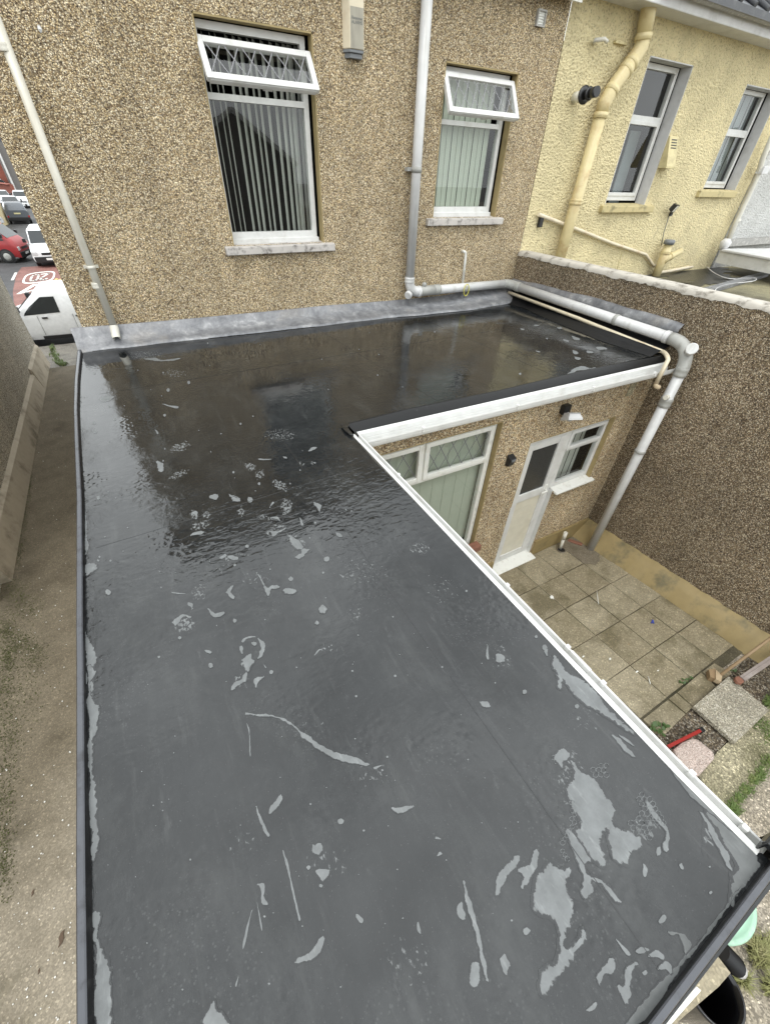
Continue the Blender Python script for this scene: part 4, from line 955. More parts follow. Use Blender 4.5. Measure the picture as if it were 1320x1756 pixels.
b = MB(); b.box(1.06, 1.125, -.31, 2.45, -.22, -.05); b.build('fascia_board', m_white, ext)
def clip(g, p, ax):
    b = MB(); d = Vector(ax)
    c = Vector(p)
    if abs(d.x) > .5: b.box(c.x - .011, c.x + .011, c.y - .012, c.y + .018, c.z - .03, c.z + .014)
    else: b.box(c.x - .012, c.x + .007, c.y - .010, c.y + .010, c.z - .02, c.z + .006)
    b.build('gutter_bracket', m_white, g, bevel=.003)
for u, v in ((733, 738), (894, 697), (1021, 664), (1122, 637)):
    p = hz(u, v, -.05); clip(gutS, (p.x, 2.488 - (p.x - 1.2) * .0235 - .098, -.062), (1, 0, 0))
for y in (1.85, .80, .42, .24, -.12, -.29): clip(gutL, (1.186, y, -.006), (0, 1, 0))
b = MB(); b.box(1.176, 1.1885, .30, .40, -.03, -.004); b.build('gutter_joint', m_white, gutL, bevel=.002)
b = MB(); b.box(1.135, 1.19, -.352, -.345, -.06, -.010); b.build('gutter_end', m_white, gutL, bevel=.002)
# walls under the roof
YK = 2.6
D3 = 2.66
p3r = hy(852, 731, D3).x + .015
w3 = (1.20, p3r, -2.16, hy(852, 731, YK).z + .04)
dTL, dTR = hy(903, 760, D3), hy(969, 741, D3); swTR = hy(1046, 717, D3); swB = hy(1012, 806, D3)
dop = (dTL.x - .02, swTR.x + .01, -3.0, dTL.z + .045)
sill_z = hy(985, 822, D3).z
b = MB(); wall_holes(b, 1.0, XB, -3.1, -.06, YK, [w3, (dop[0], dTR.x + .087, -3.0, dop[3]), (dTR.x + .087, dop[1], sill_z, dop[3])])
b.face([(1.02, -.30, -3.1), (1.02, YK, -3.1), (1.02, YK, -.06), (1.02, -.30, -.06)]); b.face([(-.57, -.30, -3.1), (1.02, -.30, -3.1), (1.02, -.30, -.06), (-.57, -.30, -.06)])
b.face([(-.57, -.30, -3.1), (-.57, W, -3.1), (-.57, W, -.06), (-.57, -.30, -.06)])
b.build('wall', m_pebble_low, ext, recalc=False)
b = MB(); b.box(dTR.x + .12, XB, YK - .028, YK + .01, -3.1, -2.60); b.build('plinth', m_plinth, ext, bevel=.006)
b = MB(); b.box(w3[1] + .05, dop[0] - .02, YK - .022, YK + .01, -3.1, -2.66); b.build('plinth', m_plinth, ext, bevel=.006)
# leaded kitchen window, mostly hidden by the gutter
b = MB(); x0, x1, z0, z1 = w3[0], w3[1] - .015, w3[2], w3[3] - .02
mull = hy(728, 762, D3).x; trz = hy(830, 790, D3).z
frame_rect(b, x0, x1, z0, z1, D3, D3 + .06, .06)
b.box(x0 + .05, x1 - .05, D3 + .0015, D3 + .06, trz - .03, trz + .03); b.box(mull - .03, mull + .03, D3 + .003, D3 + .058, trz + .02, z1 - .05)
win = b.build('window', m_white_old, ext, bevel=.005)
for a, c in ((x0 + .03, mull - .012), (mull + .012, x1 - .035)):
    b = MB(); frame_rect(b, a, c, trz + .005, z1 - .035, D3 - .018, D3 + .02, .05); b.build('casement', m_white_old, win, bevel=.005)
    pane(win, a + .05, c - .05, trz + .055, z1 - .085, D3 + .012, 5 if c - a > .75 else 4, lm=m_lattice, lw=.009)
pane(win, x0 + .06, x1 - .06, z0 + .06, trz - .03, D3 + .03)
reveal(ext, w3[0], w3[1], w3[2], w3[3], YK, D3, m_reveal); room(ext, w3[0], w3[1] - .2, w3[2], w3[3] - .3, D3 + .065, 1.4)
b = MB()
for i in range(20): b.box(1.26 + i * .078, 1.26 + i * .078 + .084, D3 + .09 + .004 * (i % 2), D3 + .0915 + .004 * (i % 2), w3[2] + .08, w3[3] - .03, )
o = b.build('vertical_blind', m_blind); tag(o, 'closed pale green vertical blind behind the leaded downstairs window', 'blind')
b = MB(); b.lathe([(.02, 0), (.06, .02), (.07, .10), (.05, .16), (.015, .2)], hy(772, 918, D3 + .11) + Vector((0, 0, -.1))); o = b.build('green_ornament', m_green); tag(o, 'dark green object standing inside the leaded downstairs window', 'ornament')
# back door
b = MB(); dx0, dx1, dzt, dzb = dTL.x, dTR.x + .085, dTL.z, -2.83
frame_rect(b, dx0, dx1, dzb, dzt, D3, D3 + .06, .055)
dr = b.build('door_frame', m_white, ext, bevel=.005)
gz0 = hy(900, 846, D3).z; gz1 = dzt - .13; lx0, lx1 = dx0 + .05, dx1 - .06
b = MB(); frame_rect(b, lx0, lx1, dzb + .05, dzt - .05, D3 - .012, D3 + .04, .085); b.box(lx0 + .08, lx1 - .08, D3 - .0105, D3 + .04, gz0 - .12, gz0); door = b.build('door', m_white, ext, bevel=.006)
b = MB(); b.box(lx0 + .08, lx1 - .08, D3 + .004, D3 + .03, dzb + .12, gz0 - .115); b.build('door_panel', m_door, door)
b = MB(); b.box(lx0 + .08, lx1 - .08, D3 + .008, D3 + .025, gz0 - .002, dzt - .13); b.build('door_glass', m_obscure, door)
b = MB(); hxx = lx1 - .035; hzz = hy(937, 832, D3).z - .06
b.box(hxx - .015, hxx + .015, D3 - .022, D3 - .010, hzz - .11, hzz + .09); b.bar((hxx, D3 - .05, hzz), (hxx - .10, D3 - .05, hzz), .016, .02); b.bar((hxx, D3 - .01, hzz), (hxx, D3 - .055, hzz), .018, .02); b.build('door_handle', m_white_old, door, bevel=.003)
b = MB(); b.prism([(dx0 - .02, YK - .11, dzb - .035), (dx0 - .02, YK - .11, dzb - .09), (dx0 - .02, D3 + .05, dzb - .09), (dx0 - .02, D3 + .05, dzb - .001)], (dx1 - dx0 + .06, 0, 0)); b.build('door_step', m_white_old, ext, bevel=.006)
# side window of the door
sx0, sx1, szb, szt = dx1 + .002, swTR.x, sill_z + .02, dzt
tz = hy(1010, 758, D3).z
b = MB(); frame_rect(b, sx0, sx1, szb, szt, D3 + .001, D3 + .06, .06); b.box(sx0 + .05, sx1 - .05, D3 + .003, D3 + .06, tz - .03, tz + .03); win = b.build('window', m_white, ext, bevel=.005)
b = MB(); frame_rect(b, sx0 + .04, sx1 - .03, tz, szt - .03, D3 - .016, D3 + .02, .045); b.build('casement', m_white, win, bevel=.005)
pane(win, sx0 + .085, sx1 - .075, tz + .045, szt - .075, D3 + .014); pane(win, sx0 + .06, sx1 - .06, szb + .06, tz - .03, D3 + .03)
b = MB(); b.prism([(sx0 + .03, YK - .06, sill_z - .01), (sx0 + .03, YK - .06, sill_z - .035), (sx0 + .03, D3 + .05, sill_z - .035), (sx0 + .03, D3 + .05, sill_z + .018)], (sx1 - sx0 + .02, 0, 0)); b.build('window_sill', m_white_old, ext, bevel=.006)
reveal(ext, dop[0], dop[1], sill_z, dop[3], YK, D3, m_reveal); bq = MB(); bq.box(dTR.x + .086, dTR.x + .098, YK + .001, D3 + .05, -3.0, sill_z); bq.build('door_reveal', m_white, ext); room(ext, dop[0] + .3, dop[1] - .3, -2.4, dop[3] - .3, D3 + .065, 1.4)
b = MB()
for i in range(7): b.box(sx0 + .22 + i * .062, sx0 + .22 + i * .062 + .06, D3 + .20 + .012 * (i % 2), D3 + .204 + .012 * (i % 2), szb - .1, szt)
o = b.build('net_curtain', m_slat); tag(o, 'pale curtain behind the small window beside the back door', 'curtain')

# lead flashing, lapped in lengths
FLT = [(135, 562), (200, 557), (300, 549), (385, 541), (450, 535), (560, 524), (640, 518), (700, 513), (760, 507), (808, 497), (845, 489), (880, 480)]
top = [hy(u, v, W - .006) for u, v in FLT]
def interp(P, x):
    for a, c in zip(P, P[1:]):
        if a.x <= x <= c.x: return a.lerp(c, (x - a.x) / max(1e-6, c.x - a.x))
    return P[0].copy() if x < P[0].x else P[-1].copy()
cuts = [-.66, .60, 1.86, 3.02, 4.25, 5.27]; rnd = random.Random(4)
for i in range(5):
    b = MB(); n = 26; rows = [[] for _ in range(6)]; off = .003 * (i % 2)
    for k_ in range(n + 1):
        x = cuts[i] + (cuts[i + 1] - cuts[i]) * k_ / n; t = interp(top, x); t.x = x
        bt = interp(flb, x); by = min(bt.y, W - .10) if x > -.3 else W - .16; wb = rnd.uniform(-.004, .004) + .005 * math.sin(x * 9)
        edge = Vector((x, by - .01 + wb, .004 + off)); kx = .008 * math.sin(x * 3.1)
        rows[0].append(Vector((x, W - .0005, t.z + .004))); rows[1].append(Vector((x, W - .012 - off, t.z)))
        rows[2].append(Vector((x, W - .03 - off + kx * .5, t.z * .62 + wb))); rows[3].append(Vector((x, edge.y + .045, .032 + off + wb * .5))); rows[4].append(edge + Vector((0, .006, .010))); rows[5].append(edge + Vector((0, 0, -.002)))
    b.loft(rows); b.build('lead_flashing', m_lead, ext)
# lead and membrane dressed against the boundary wall
PT = [(880, 478), (960, 497), (1050, 520), (1120, 541), (1172, 556)]; PL = [(880, 495), (960, 517), (1050, 543), (1110, 561), (1166, 578)]
t_ = [hx(u, v, XB - .008) for u, v in PT]; l_ = [hx(u, v, XB - .06) for u, v in PL]
def resample(P, ys):
    out = []
    Q = sorted(P, key=lambda p: p.y)
    for y in ys:
        if y <= Q[0].y: out.append(Vector((Q[0].x, y, Q[0].z))); continue
        if y >= Q[-1].y: out.append(Vector((Q[-1].x, y, Q[-1].z))); continue
        for a, c in zip(Q, Q[1:]):
            if a.y <= y <= c.y: out.append(a.lerp(c, (y - a.y) / (c.y - a.y))); break
    return out
ys_ = [2.55 + i * (W - .02 - 2.55) / 40 for i in range(41)]
T_, L_ = resample(t_, ys_), resample(l_, ys_)
rows = [[], [], [], [], []]
for i, y in enumerate(ys_):
    wv = .006 * math.sin(y * 7) + rnd.uniform(-.003, .003); t, l = T_[i], L_[i]
    rows[0].append((XB - .001, y, t.z + .008 + wv)); rows[1].append((XB - .022, y, t.z + wv)); rows[2].append((XB - .05 + wv, y, (t.z * .6 + l.z * .4))); rows[3].append((XB - .062 + wv, y, l.z + wv)); rows[4].append((XB - .045, y, l.z - .012))
b = MB(); b.loft(rows); b.build('lead_flashing', m_lead, ext)
rt = [Vector((p.x, p.y, 0)) for p in right_in]; RI = resample(rt, ys_)
b = MB(); b.loft([[(XB - .04, y, L_[i].z) for i, y in enumerate(ys_)], [(XB - .06, y, .09) for i, y in enumerate(ys_)], [(min(RI[i].x + .10, XB - .07), y, .03 + .006 * math.sin(y * 6)) for i, y in enumerate(ys_)], [(min(RI[i].x, 5.1), y, .004) for i, y in enumerate(ys_)]]); b.build('membrane_upstand', m_upstand, ext)
# ------------------------------------------------------------------ pipes
def arc_pts(p0, c, p1, n=6):
    p0, c, p1 = Vector(p0), Vector(c), Vector(p1)
    return [(1 - t) ** 2 * p0 + 2 * t * (1 - t) * c + t * t * p1 for t in [i / n for i in range(n + 1)]]
def ring(parent, c, axis, r, L=.05, mat=None, name='collar', ribs=2):
    b = MB(); pr = [(r, -L / 2), (r * 1.06, -L / 2 + .004)]
    for i in range(ribs):
        z = -L / 2 + L * (i + .5) / ribs; pr += [(r * 1.06, z - .006), (r * 1.10, z), (r * 1.06, z + .006)]
    pr += [(r * 1.06, L / 2 - .004), (r, L / 2)]
    b.lathe(pr, c, axis); return b.build(name, mat or m_collar, parent)
# rainwater pipe on the left
t = thing('downpipe', 'white rainwater pipe at the left corner ending over the roof', 'drainpipe', (-.285, W - .06, .1))
p0, p1 = hy(-22, 0, 5.262), hy(193, 560, 5.262); p0.x = p1.x = -.275
b = MB(); b.tube([p0, p1], .034, 20); b.build('pipe', m_pipe_white, t)
ring(t, hy(165, 489, 5.262), (0, 0, 1), .036, .05, m_pipe_white); ring(t, hy(8, 80, 5.262), (0, 0, 1), .036, .05, m_pipe_white)
c_ = hy(154, 458, 5.262); c_.x = -.275
b = MB(); b.lathe([(.037, -.015), (.037, .015)], c_); b.box(c_.x - .062, c_.x + .062, c_.y + .02, W, c_.z - .012, c_.z + .012); b.build('clip', m_pipe_white, t)
sh = hy(200, 580, 5.20); b = MB(); b.tube([p1 + Vector((0, 0, .01)), p1 + Vector((0, -.012, -.02)), sh + Vector((0, .012, .015)), sh], [.040, .041, .040, .039], 20, cap=False); b.build('shoe', m_pipe_white, t)
b = MB(); d_ = (sh - p1).normalized(); b.lathe([(.036, 0), (.001, .0)], sh - d_ * .03, d_, cap=False); b.build('shoe_opening', m_black, t)
# grey soil stack: down the wall, along the eaves, down to the gully
t = thing('soil_stack', 'thick pale grey soil pipe down the wall, along the roof corner and into the gully', 'drainpipe', (5.02, 2.23, -2.88))
SX = 3.325; SY = W - .085
r = .057
zH = hy(740, 497, SY).z
b = MB(); b.tube([(SX, SY, 3.1), (SX, SY, zH + .13)], r, 24); b.build('pipe', m_pipe_grey, t)
b = MB(); b.tube(arc_pts((SX, SY, zH + .15), (SX, SY, zH), (SX + .16, SY, zH), 8), [.064] * 9, 24); b.build('elbow', m_pipe_grey, t)
ring(t, (SX, SY, zH + .15), (0, 0, 1), .063, .07, m_pipe_grey)
b = MB(); cpos = Vector((SX - .045, SY - .06, zH - .02)); b.lathe([(.045, -.03), (.052, -.02), (.052, .01), (.04, .02)], cpos, (-.8, -.5, -.25)); b.build('access_cap', m_pipe_grey, t)
xe = hy(868, 491, SY).x
xe = 5.13
b = MB(); b.tube([(SX + .12, SY, zH), (xe - .08, SY, zH - .012)], r, 24); b.build('pipe', m_pipe_white if False else m_pipe_grey, t)
b = MB(); b.tube([(SX + .14, SY, zH), (SX + .42, SY, zH)], [.063] * 2, 24); b.lathe([(.03, 0), (.032, .05), (.02, .06)], (SX + .24, SY + .0, zH + .045), (0, -.2, 1)); b.build('branch', m_collar, t)
ring(t, (SX + .46, SY, zH), (1, 0, 0), .062, .09)
ring(t, (SX + .16, SY, zH), (1, 0, 0), .065, .04, m_pipe_grey)
E1 = Vector((XB - .115, W - .22, hx(890, 492, XB - .115).z)); E2 = Vector((XB - .14, 2.50, hx(1150, 580, XB - .14).z))
b = MB(); b.tube(arc_pts((xe - .10, SY, zH - .012), (XB - .115, SY + .01, zH - .015), E1, 8), [.063] * 9, 24); b.build('elbow', m_collar, t)
ring(t, Vector(E1) + Vector((0, -.05, 0)), (0, 1, 0), .063, .09)
b = MB(); b.tube([E1, E2], r + .001, 24); b.build('pipe', m_pipe_grey, t)
ring(t, E1.lerp(E2, .70), (0, 1, 0), .060, .05, m_collar, 'clip', 1)
ring(t, E1.lerp(E2, .96), (0, 1, 0), .063, .05, m_pipe_grey)
F = Vector((5.03, 2.235, yard_z(2.2) + .02)); F1 = Vector((5.045, 2.24, -.10)); K = Vector((5.09, 2.27, .10))
b = MB(); b.tube(arc_pts(E2 + Vector((0, .06, 0)), (XB - .145, 2.28, .185), F1, 10), [.066] * 11, 24); b.build('elbow', m_collar, t)
cc_ = hy(1186, 598, 2.15)
b = MB(); b.tube([(5.10, 2.29, .11), cc_], [.045, .045], 20); b.lathe([(.052, -.014), (.056, -.010), (.056, .012), (.048, .018)], cc_, (cc_ - Vector((5.10, 2.29, .11)))); b.build('access_cap', m_pipe_grey, t)
ring(t, F1 + Vector((0, 0, .02)), (0, 0, 1), .063, .10, m_collar)
b = MB(); b.tube([F1, F], r, 24); b.build('pipe', m_pipe_grey, t)
ring(t, F1 + Vector((0, 0, -.34)), (0, 0, 1), .062, .11)
b = MB(); b.lathe([(.018, 0), (.026, .01), (.026, .06)], F1 + Vector((-.05, -.02, -.26)), (-1, -.1, .1)); b.build('boss', m_pipe_white, t)
for zz in (-1.10,): ring(t, (5.03, 2.235, zz), (0, 0, 1), .06, .035, m_collar, 'clip', 1)
b = MB(); b.box(SX - .11, SX + .06, SY + .02, W, 1.515, 1.55); b.lathe([(.062, -.028), (.062, .028)], (SX, SY, 1.53)); b.build('clip', m_collar, t)
# cream waste pipe under it
t = thing('waste_pipe', 'thin cream waste pipe under the soil pipe, dropping over the gutter end', 'pipe', (5.1, 2.4, -.2))
P = [hx(872, 501, 5.14), hx(990, 545, 5.11), hx(1105, 591, 5.10)]; j = hx(1136, 603, 5.08); dn = hy(1148, 611, 2.285); bt_ = Vector((dn.x - .01, dn.y, hy(1127, 662, dn.y).z))
b = MB(); b.tube([P[0], P[1], P[2], j], .022, 14); b.build('pipe', m_pipe_cream, t)
b = MB(); b.tube(arc_pts(j, j + (j - P[2]).normalized() * .05, dn + Vector((0, 0, -.03)), 6) + [bt_ + Vector((0, 0, .03))], .0225, 14); b.build('pipe', m_pipe_cream, t)
b = MB(); b.tube(arc_pts(bt_ + Vector((0, 0, .04)), bt_, bt_ + Vector((.06, -.02, -.005)), 6), .023, 14); b.build('elbow', m_pipe_cream, t)
ring(t, P[2], (j - P[2]), .021, .05, m_pipe_cream)
# little overflow pipe tied to the soil pipe
t = thing('overflow_pipe', 'small white bent overflow pipe standing under the narrower upstairs window', 'pipe', hy(794, 482, 5.27))
a, c, d = hy(788, 430, W), hy(799, 431, 5.27), hy(793, 486, 5.27)
b = MB(); b.tube([Vector((c.x - .03, W, c.z)), Vector((c.x - .03, 5.27, c.z))] + arc_pts(Vector((c.x - .03, 5.27, c.z)), c, c + (d - c) * .2, 5) + [d], .0175, 12); b.build('pipe', m_white_old, t)
c_ = hy(795, 492, SY - .0); pts = [c_ + Vector((.045 * math.sin(q), -.062 * 0 - .07, -.005 + .075 * math.cos(q) - .02)) for q in [2 * math.pi * i / 20 for i in range(21)]]
b = MB(); b.tube(pts, .0055, 8, cap=False); o = b.build('cord_loop', m_yellow_tie); tag(o, 'yellow cord loop around the grey soil pipe', 'cord')
# yellow painted soil pipe next door
t = thing('soil_pipe', 'thick rusty yellow painted soil pipe with an offset on the yellow house', 'drainpipe', (6.05, W - .1, .6))
YY = W - .13
S = [hy(u, v, YY) for u, v in [(1118, -40), (1112, 15), (1103, 62), (1098, 82), (1078, 112), (1052, 148), (1036, 176), (1030, 196), (957, 452)]]
b = MB(); b.tube([S[0], S[1], S[2]], .088, 24); b.build('pipe', m_yellow_pipe, t)
b = MB(); b.tube([S[2], S[3], S[4], S[5], S[6], S[7]], [.088, .090, .088, .086, .084, .082], 24); b.build('elbow', m_yellow_pipe, t)
b = MB(); b.tube([S[7], S[8] + (S[8] - S[7]) * .3], .080, 24); b.build('pipe', m_yellow_pipe, t)
for i, k_, rr in ((2, 0, .094), (4, -.3, .090), (4, .45, .089), (5, .3, .087), (7, .05, .088)):
    a, c = S[i], S[min(i + 1, 8)]; ring(t, a + (c - a).normalized() * k_ * .12, c - a, rr, .06, m_yellow_pipe, 'collar', 1)
ring(t, S[7].lerp(S[8], .54), S[8] - S[7], .086, .07, m_yellow_pipe)
# boiler flue
t = thing('boiler_flue', 'white boiler flue with black collar beside the yellow soil pipe', 'flue', hy(983, 167, W - .01))
a = hy(984, 167, W - .008); tip = hy(1024, 156, W - .40); d = (tip - a)
b = MB(); b.tube([a, a + d * .48], .052, 20); b.build('flue_tube', m_white_old, t)
b = MB(); b.lathe([(.05, -.02), (.088, -.012), (.088, .004), (.05, .012)], a + d * .46, d); b.lathe([(.05, .08), (.066, .083), (.066, .088), (.05, .1)], a + d * .46, d); b.build('flue_collar', m_black, t)
b = MB(); b.tube([a + d * .50, a + d * .80, a + d * .83, a + d], [.046, .044, .052, .05], 20); b.build('flue_terminal', m_black, t)
# waste pipe on the yellow wall, vent stack, pipe on the low roof
t = thing('waste_pipe', 'cream waste pipe running down the yellow wall to the vent stub', 'pipe', hy(925, 368, W - .05))
b = MB(); b.tube([hy(u, v, W - .05) for u, v in [(923, 367), (985, 391), (1050, 417), (1107, 436), (1120, 455), (1133, 453)]], .025, 12); b.build('pipe', m_pipe_cream, t)
b = MB(); c_ = hy(926, 375, W - .03); b.box(c_.x - .02, c_.x + .05, c_.y - .03, W - .01, c_.z - .10, c_.z + .05); b.build('clip', m_black, t, bevel=.008)
t = thing('vent_stub', 'yellow vent stub with grey cowl at the foot of the yellow wall', 'vent pipe', hy(1128, 470, W - .15))
b = MB(); b.tube([hy(1122, 478, W - .16), hy(1147, 418, W - .16)], .072, 18); b.build('pipe', m_yellow_pipe, t)
b = MB(); c_ = hy(1147, 416, W - .16); b.lathe([(.09, -.02), (.09, .03), (.075, .05)], c_); b.build('cowl', m_grey_plastic, t)
b = MB(); b.tube([hy(1136, 448, W - .18), hy(1150, 439, W - .2), hy(1168, 430, W - .25)], [.06, .055, .05], 16); b.build('branch', m_yellow_pipe, t)
ring(t, hy(1141, 432, W - .16), (0, 0, 1), .078, .05, m_yellow_pipe); ring(t, hy(1150, 439, W - .2), (1, 0, .3), .06, .06, m_yellow_pipe)
t = thing('waste_pipe', 'cream waste pipe lying on the low mossy roof beside the vent stub', 'pipe', hz(1130, 466, ZN))
b = MB(); b.tube([hz(u, v, ZN + .06) for u, v in [(1128, 467), (1150, 464), (1195, 455), (1214, 450)]], .028, 12); b.build('pipe', m_pipe_cream, t)
t = thing('overflow_pipe', 'short bent white overflow pipe high on the yellow wall', 'pipe', hy(1018, 72, W - .03))
b = MB(); b.tube([hy(1018, 74, W - .0), hy(1020, 68, W - .10), hy(1036, 66, W - .12), hy(1041, 71, W - .13)], .02, 12); b.build('pipe', m_pipe_white, t)
b = MB(); b.box(*[q for q in (hy(1054, 70, W - .03).x, hy(1072, 77, W - .03).x)], W - .05, W - .008, hy(1054, 72, W).z - .012, hy(1054, 72, W).z + .012); o = b.build('flat_bracket', m_yellow_metal); tag(o, 'flat yellow bracket on the wall left of the yellow soil pipe', 'bracket')
b = MB(); b.tube([hy(1067, 432, W - .012), hy(1055, 470, W - .012)], .006, 6); o = b.build('cable', m_yellow_metal); tag(o, 'thin cable down the yellow wall below the window', 'cable')
# vent cowl on the yellow wall
t = thing('wall_vent_cover', 'cream wedge shaped vent cover with slots between the yellow house windows', 'vent', hy(1140, 265, W))
a, c = hy(1146, 232, W), hy(1130, 288, W); x0, x1 = a.x, a.x + .23; z1, z0 = a.z, c.z
b = MB(); b.prism([(x0, W - .008, z1), (x0, W - .03, z1), (x0, W - .15, z0 + .03), (x0, W - .15, z0), (x0, W - .008, z0)], (x1 - x0, 0, 0)); b.build('vent_body', m_yellow_metal, t, bevel=.004)
b = MB()
for i in range(4):
    f = .12 + .09 * i; yy = W - .03 - .12 * f - .003; zz = z1 + (z0 + .03 - z1) * f
    b.box(x0 + .05, x1 - .05, yy - .003, yy + .004, zz - .007, zz + .005)
b.build('slot', m_black, t)
# floodlights
def floodlight(label, base, aim, body, k_=1.0):
    t = thing('floodlight', label, 'security light', base); base = Vector(base); aim = Vector(aim)
    b = MB(); b.lathe([(.035 * k_, 0), (.035 * k_, .03 * k_)], base + Vector((0, -.04, 0)), (0, 1, 0)); b.bar(base + Vector((0, -.02, 0)), aim, .03 * k_, .03 * k_); b.build('mount', m_black, t)
    q = (Vector((.25, -.8, -.45))).to_track_quat('-Z', 'Y').to_matrix().to_4x4(); M = Matrix.Translation(aim) @ q
    b = MB(); h_ = [(-.085 * k_, -.06 * k_), (.085 * k_, -.06 * k_), (.085 * k_, .06 * k_), (-.085 * k_, .06 * k_)]
    rows = [[M @ Vector((x * s, y * s, z)) for x, y in h_ + h_[:1]] for s, z in ((.5, .06 * k_), (.85, .045 * k_), (1, 0), (1, -.015 * k_))]; b.loft(rows, False); b.face(rows[0][:4])
    for i in range(5): x = (-.06 + .03 * i) * k_; b.box(x - .003, x + .003, -.05 * k_, .05 * k_, .03 * k_, .065 * k_, M)
    b.build('lamp_housing', body, t)
    b = MB(); b.face([M @ Vector((x * .86, y * .86, -.0155 * k_)) for x, y in h_]); b.build('lamp_glass', m_lens, t)
    return t
floodlight('black security floodlight on the yellow wall above the vent stub', hy(1148, 366, W - .008), hy(1157, 357, W - .14), m_black, .95)
b = MB(); b.tube([hy(1147, 370, W - .012), hy(1138, 398, W - .012), hy(1134, 420, W - .012)], .006, 6); o = b.build('cable', m_grey_plastic); tag(o, 'cable hanging from the black floodlight on the yellow wall', 'cable')
# light by the back door: black box, finned silver head
t = thing('floodlight', 'silver finned security light on a black box above the back door', 'security light', hy(968, 702, YK))
c_ = hy(970, 701, YK - .03)
b = MB(); b.box(c_.x - .055, c_.x + .05, YK - .06, YK + .002, c_.z - .055, c_.z + .05); b.build('junction_box', m_black, t, bevel=.008)
b = MB(); b.bar(c_ + Vector((.0, -.03, -.03)), c_ + Vector((.015, -.09, -.085)), .03, .02); b.lathe([(.028, -.02), (.028, .02)], c_ + Vector((.015, -.085, -.08)), (1, 0, 0)); b.build('mount', m_steel, t)
M = Matrix.Translation(hy(980, 717, YK - .13)) @ Euler((R(-28), R(6), R(-12))).to_matrix().to_4x4()
b = MB(); h_ = [(-.095, -.06), (.095, -.06), (.095, .06), (-.095, .06)]
rows = [[M @ Vector((x * s, y * s, z)) for x, y in h_ + h_[:1]] for s, z in ((.72, .045), (1, .0), (1, -.02), (.95, -.022))]; b.loft(rows, False); b.face(rows[0][:4])
for i in range(7): x = -.07 + .023 * i; b.box(x - .004, x + .004, -.045, .045, .03, .058, M)
b.build('lamp_housing', m_steel, t)
b = MB(); b.face([M @ Vector((x * .9, y * .9, -.0225)) for x, y in h_]); b.build('lamp_glass', m_black_gloss, t)
t = thing('wall_lamp', 'small black wedge shaped wall lamp left of the back door', 'lamp', hy(874, 790, YK))
c_ = hy(875, 789, YK - .03)
b = MB(); b.prism([(c_.x - .035, YK, c_.z + .06), (c_.x - .035, YK - .07, c_.z + .03), (c_.x - .035, YK - .045, c_.z - .07), (c_.x - .035, YK, c_.z - .08)], (.085, 0, 0)); b.build('lamp_body', m_black, t, bevel=.006)
b = MB(); b.box(c_.x - .02, c_.x + .035, YK - .075, YK - .067, c_.z - .0, c_.z + .025); b.build('lamp_glass', m_grey_plastic, t)
b = MB(); c_ = hy(1083, 667, YK - .012); b.box(c_.x - .055, c_.x + .055, YK - .014, YK + .001, c_.z - .085, c_.z + .085)
for i in range(5): b.box(c_.x - .04, c_.x + .04, YK - .018, YK - .0135, c_.z - .06 + i * .026, c_.z - .05 + i * .026)
o = b.build('air_brick', m_mosscon, bevel=.003); tag(o, 'dark square air brick under the gutter end', 'air brick')
b = MB(); c_ = hy(812, 940, YK - .06); b.box(c_.x - .10, c_.x + .09, YK - .10, YK + .0, c_.z - .05, c_.z + .04); o = b.build('brick', m_brick, bevel=.006); tag(o, 'red brick sill end below the leaded downstairs window', 'brick')
# alarm box
t = thing('alarm_box', 'cream burglar alarm box with grey base high on the pebbledashed wall', 'alarm box', hy(603, 60, W))
ax0, ax1 = hy(586, 30, W).x + .01, hy(622, 30, W).x - .015; az0 = hy(605, 84, W - .05).z; az1 = az0 + .36; AY = W - .075
b = MB(); b.prism([(ax0 - .01, W, az0), (ax0 + .035, AY, az0), (ax1 - .01, AY, az0), (ax1 + .01, W, az0)], (0, 0, az1 - az0)); b.build('alarm_cover', m_pipe_cream, t, bevel=.006)
b = MB(); b.box(ax0 + .042, ax1 - .018, AY - .003, AY + .002, az0 + .004, az0 + .26); b.build('front_panel', painted('alarm_panel_grey', (.33, .31, .25), .5, (.2, .18, .15), .7, 5, streak=True), t)
b = MB(); b.prism([(ax0 - .008, W, az0 - .001), (ax0 + .037, AY + .002, az0 - .001), (ax1 - .012, AY + .002, az0 - .001), (ax1 + .008, W, az0 - .001)], (0, 0, -.022)); b.prism([(ax0 + .01, W, az0 - .023), (ax0 + .045, AY + .02, az0 - .023), (ax1 - .02, AY + .02, az0 - .023), (ax1 - .005, W, az0 - .023)], (.0, .0, -.035)); b.build('alarm_base', m_grey_plastic, t, bevel=.004)
m_ink = painted('dark_ink', (.11, .12, .12), .6)
for txt, zz, sz in (('Response', az0 + .185, .028), ('ALARMS', az0 + .158, .031)):
    cu = bpy.data.curves.new('lettering', 'FONT'); cu.body = txt; cu.size = sz; cu.align_x = 'CENTER'; cu.extrude = .0004
    ob = bpy.data.objects.new('tmp', cu); COL.objects.link(ob); bpy.context.view_layer.update()
    me = bpy.data.meshes.new_from_object(ob); bpy.data.objects.remove(ob); me.materials.clear(); me.materials.append(m_ink)
    o = bpy.data.objects.new('lettering', me); COL.objects.link(o); o.rotation_euler = (R(90), 0, 0); o.location = ((ax0 + ax1 + .025) / 2, AY - .004, zz); adopt(o, t)
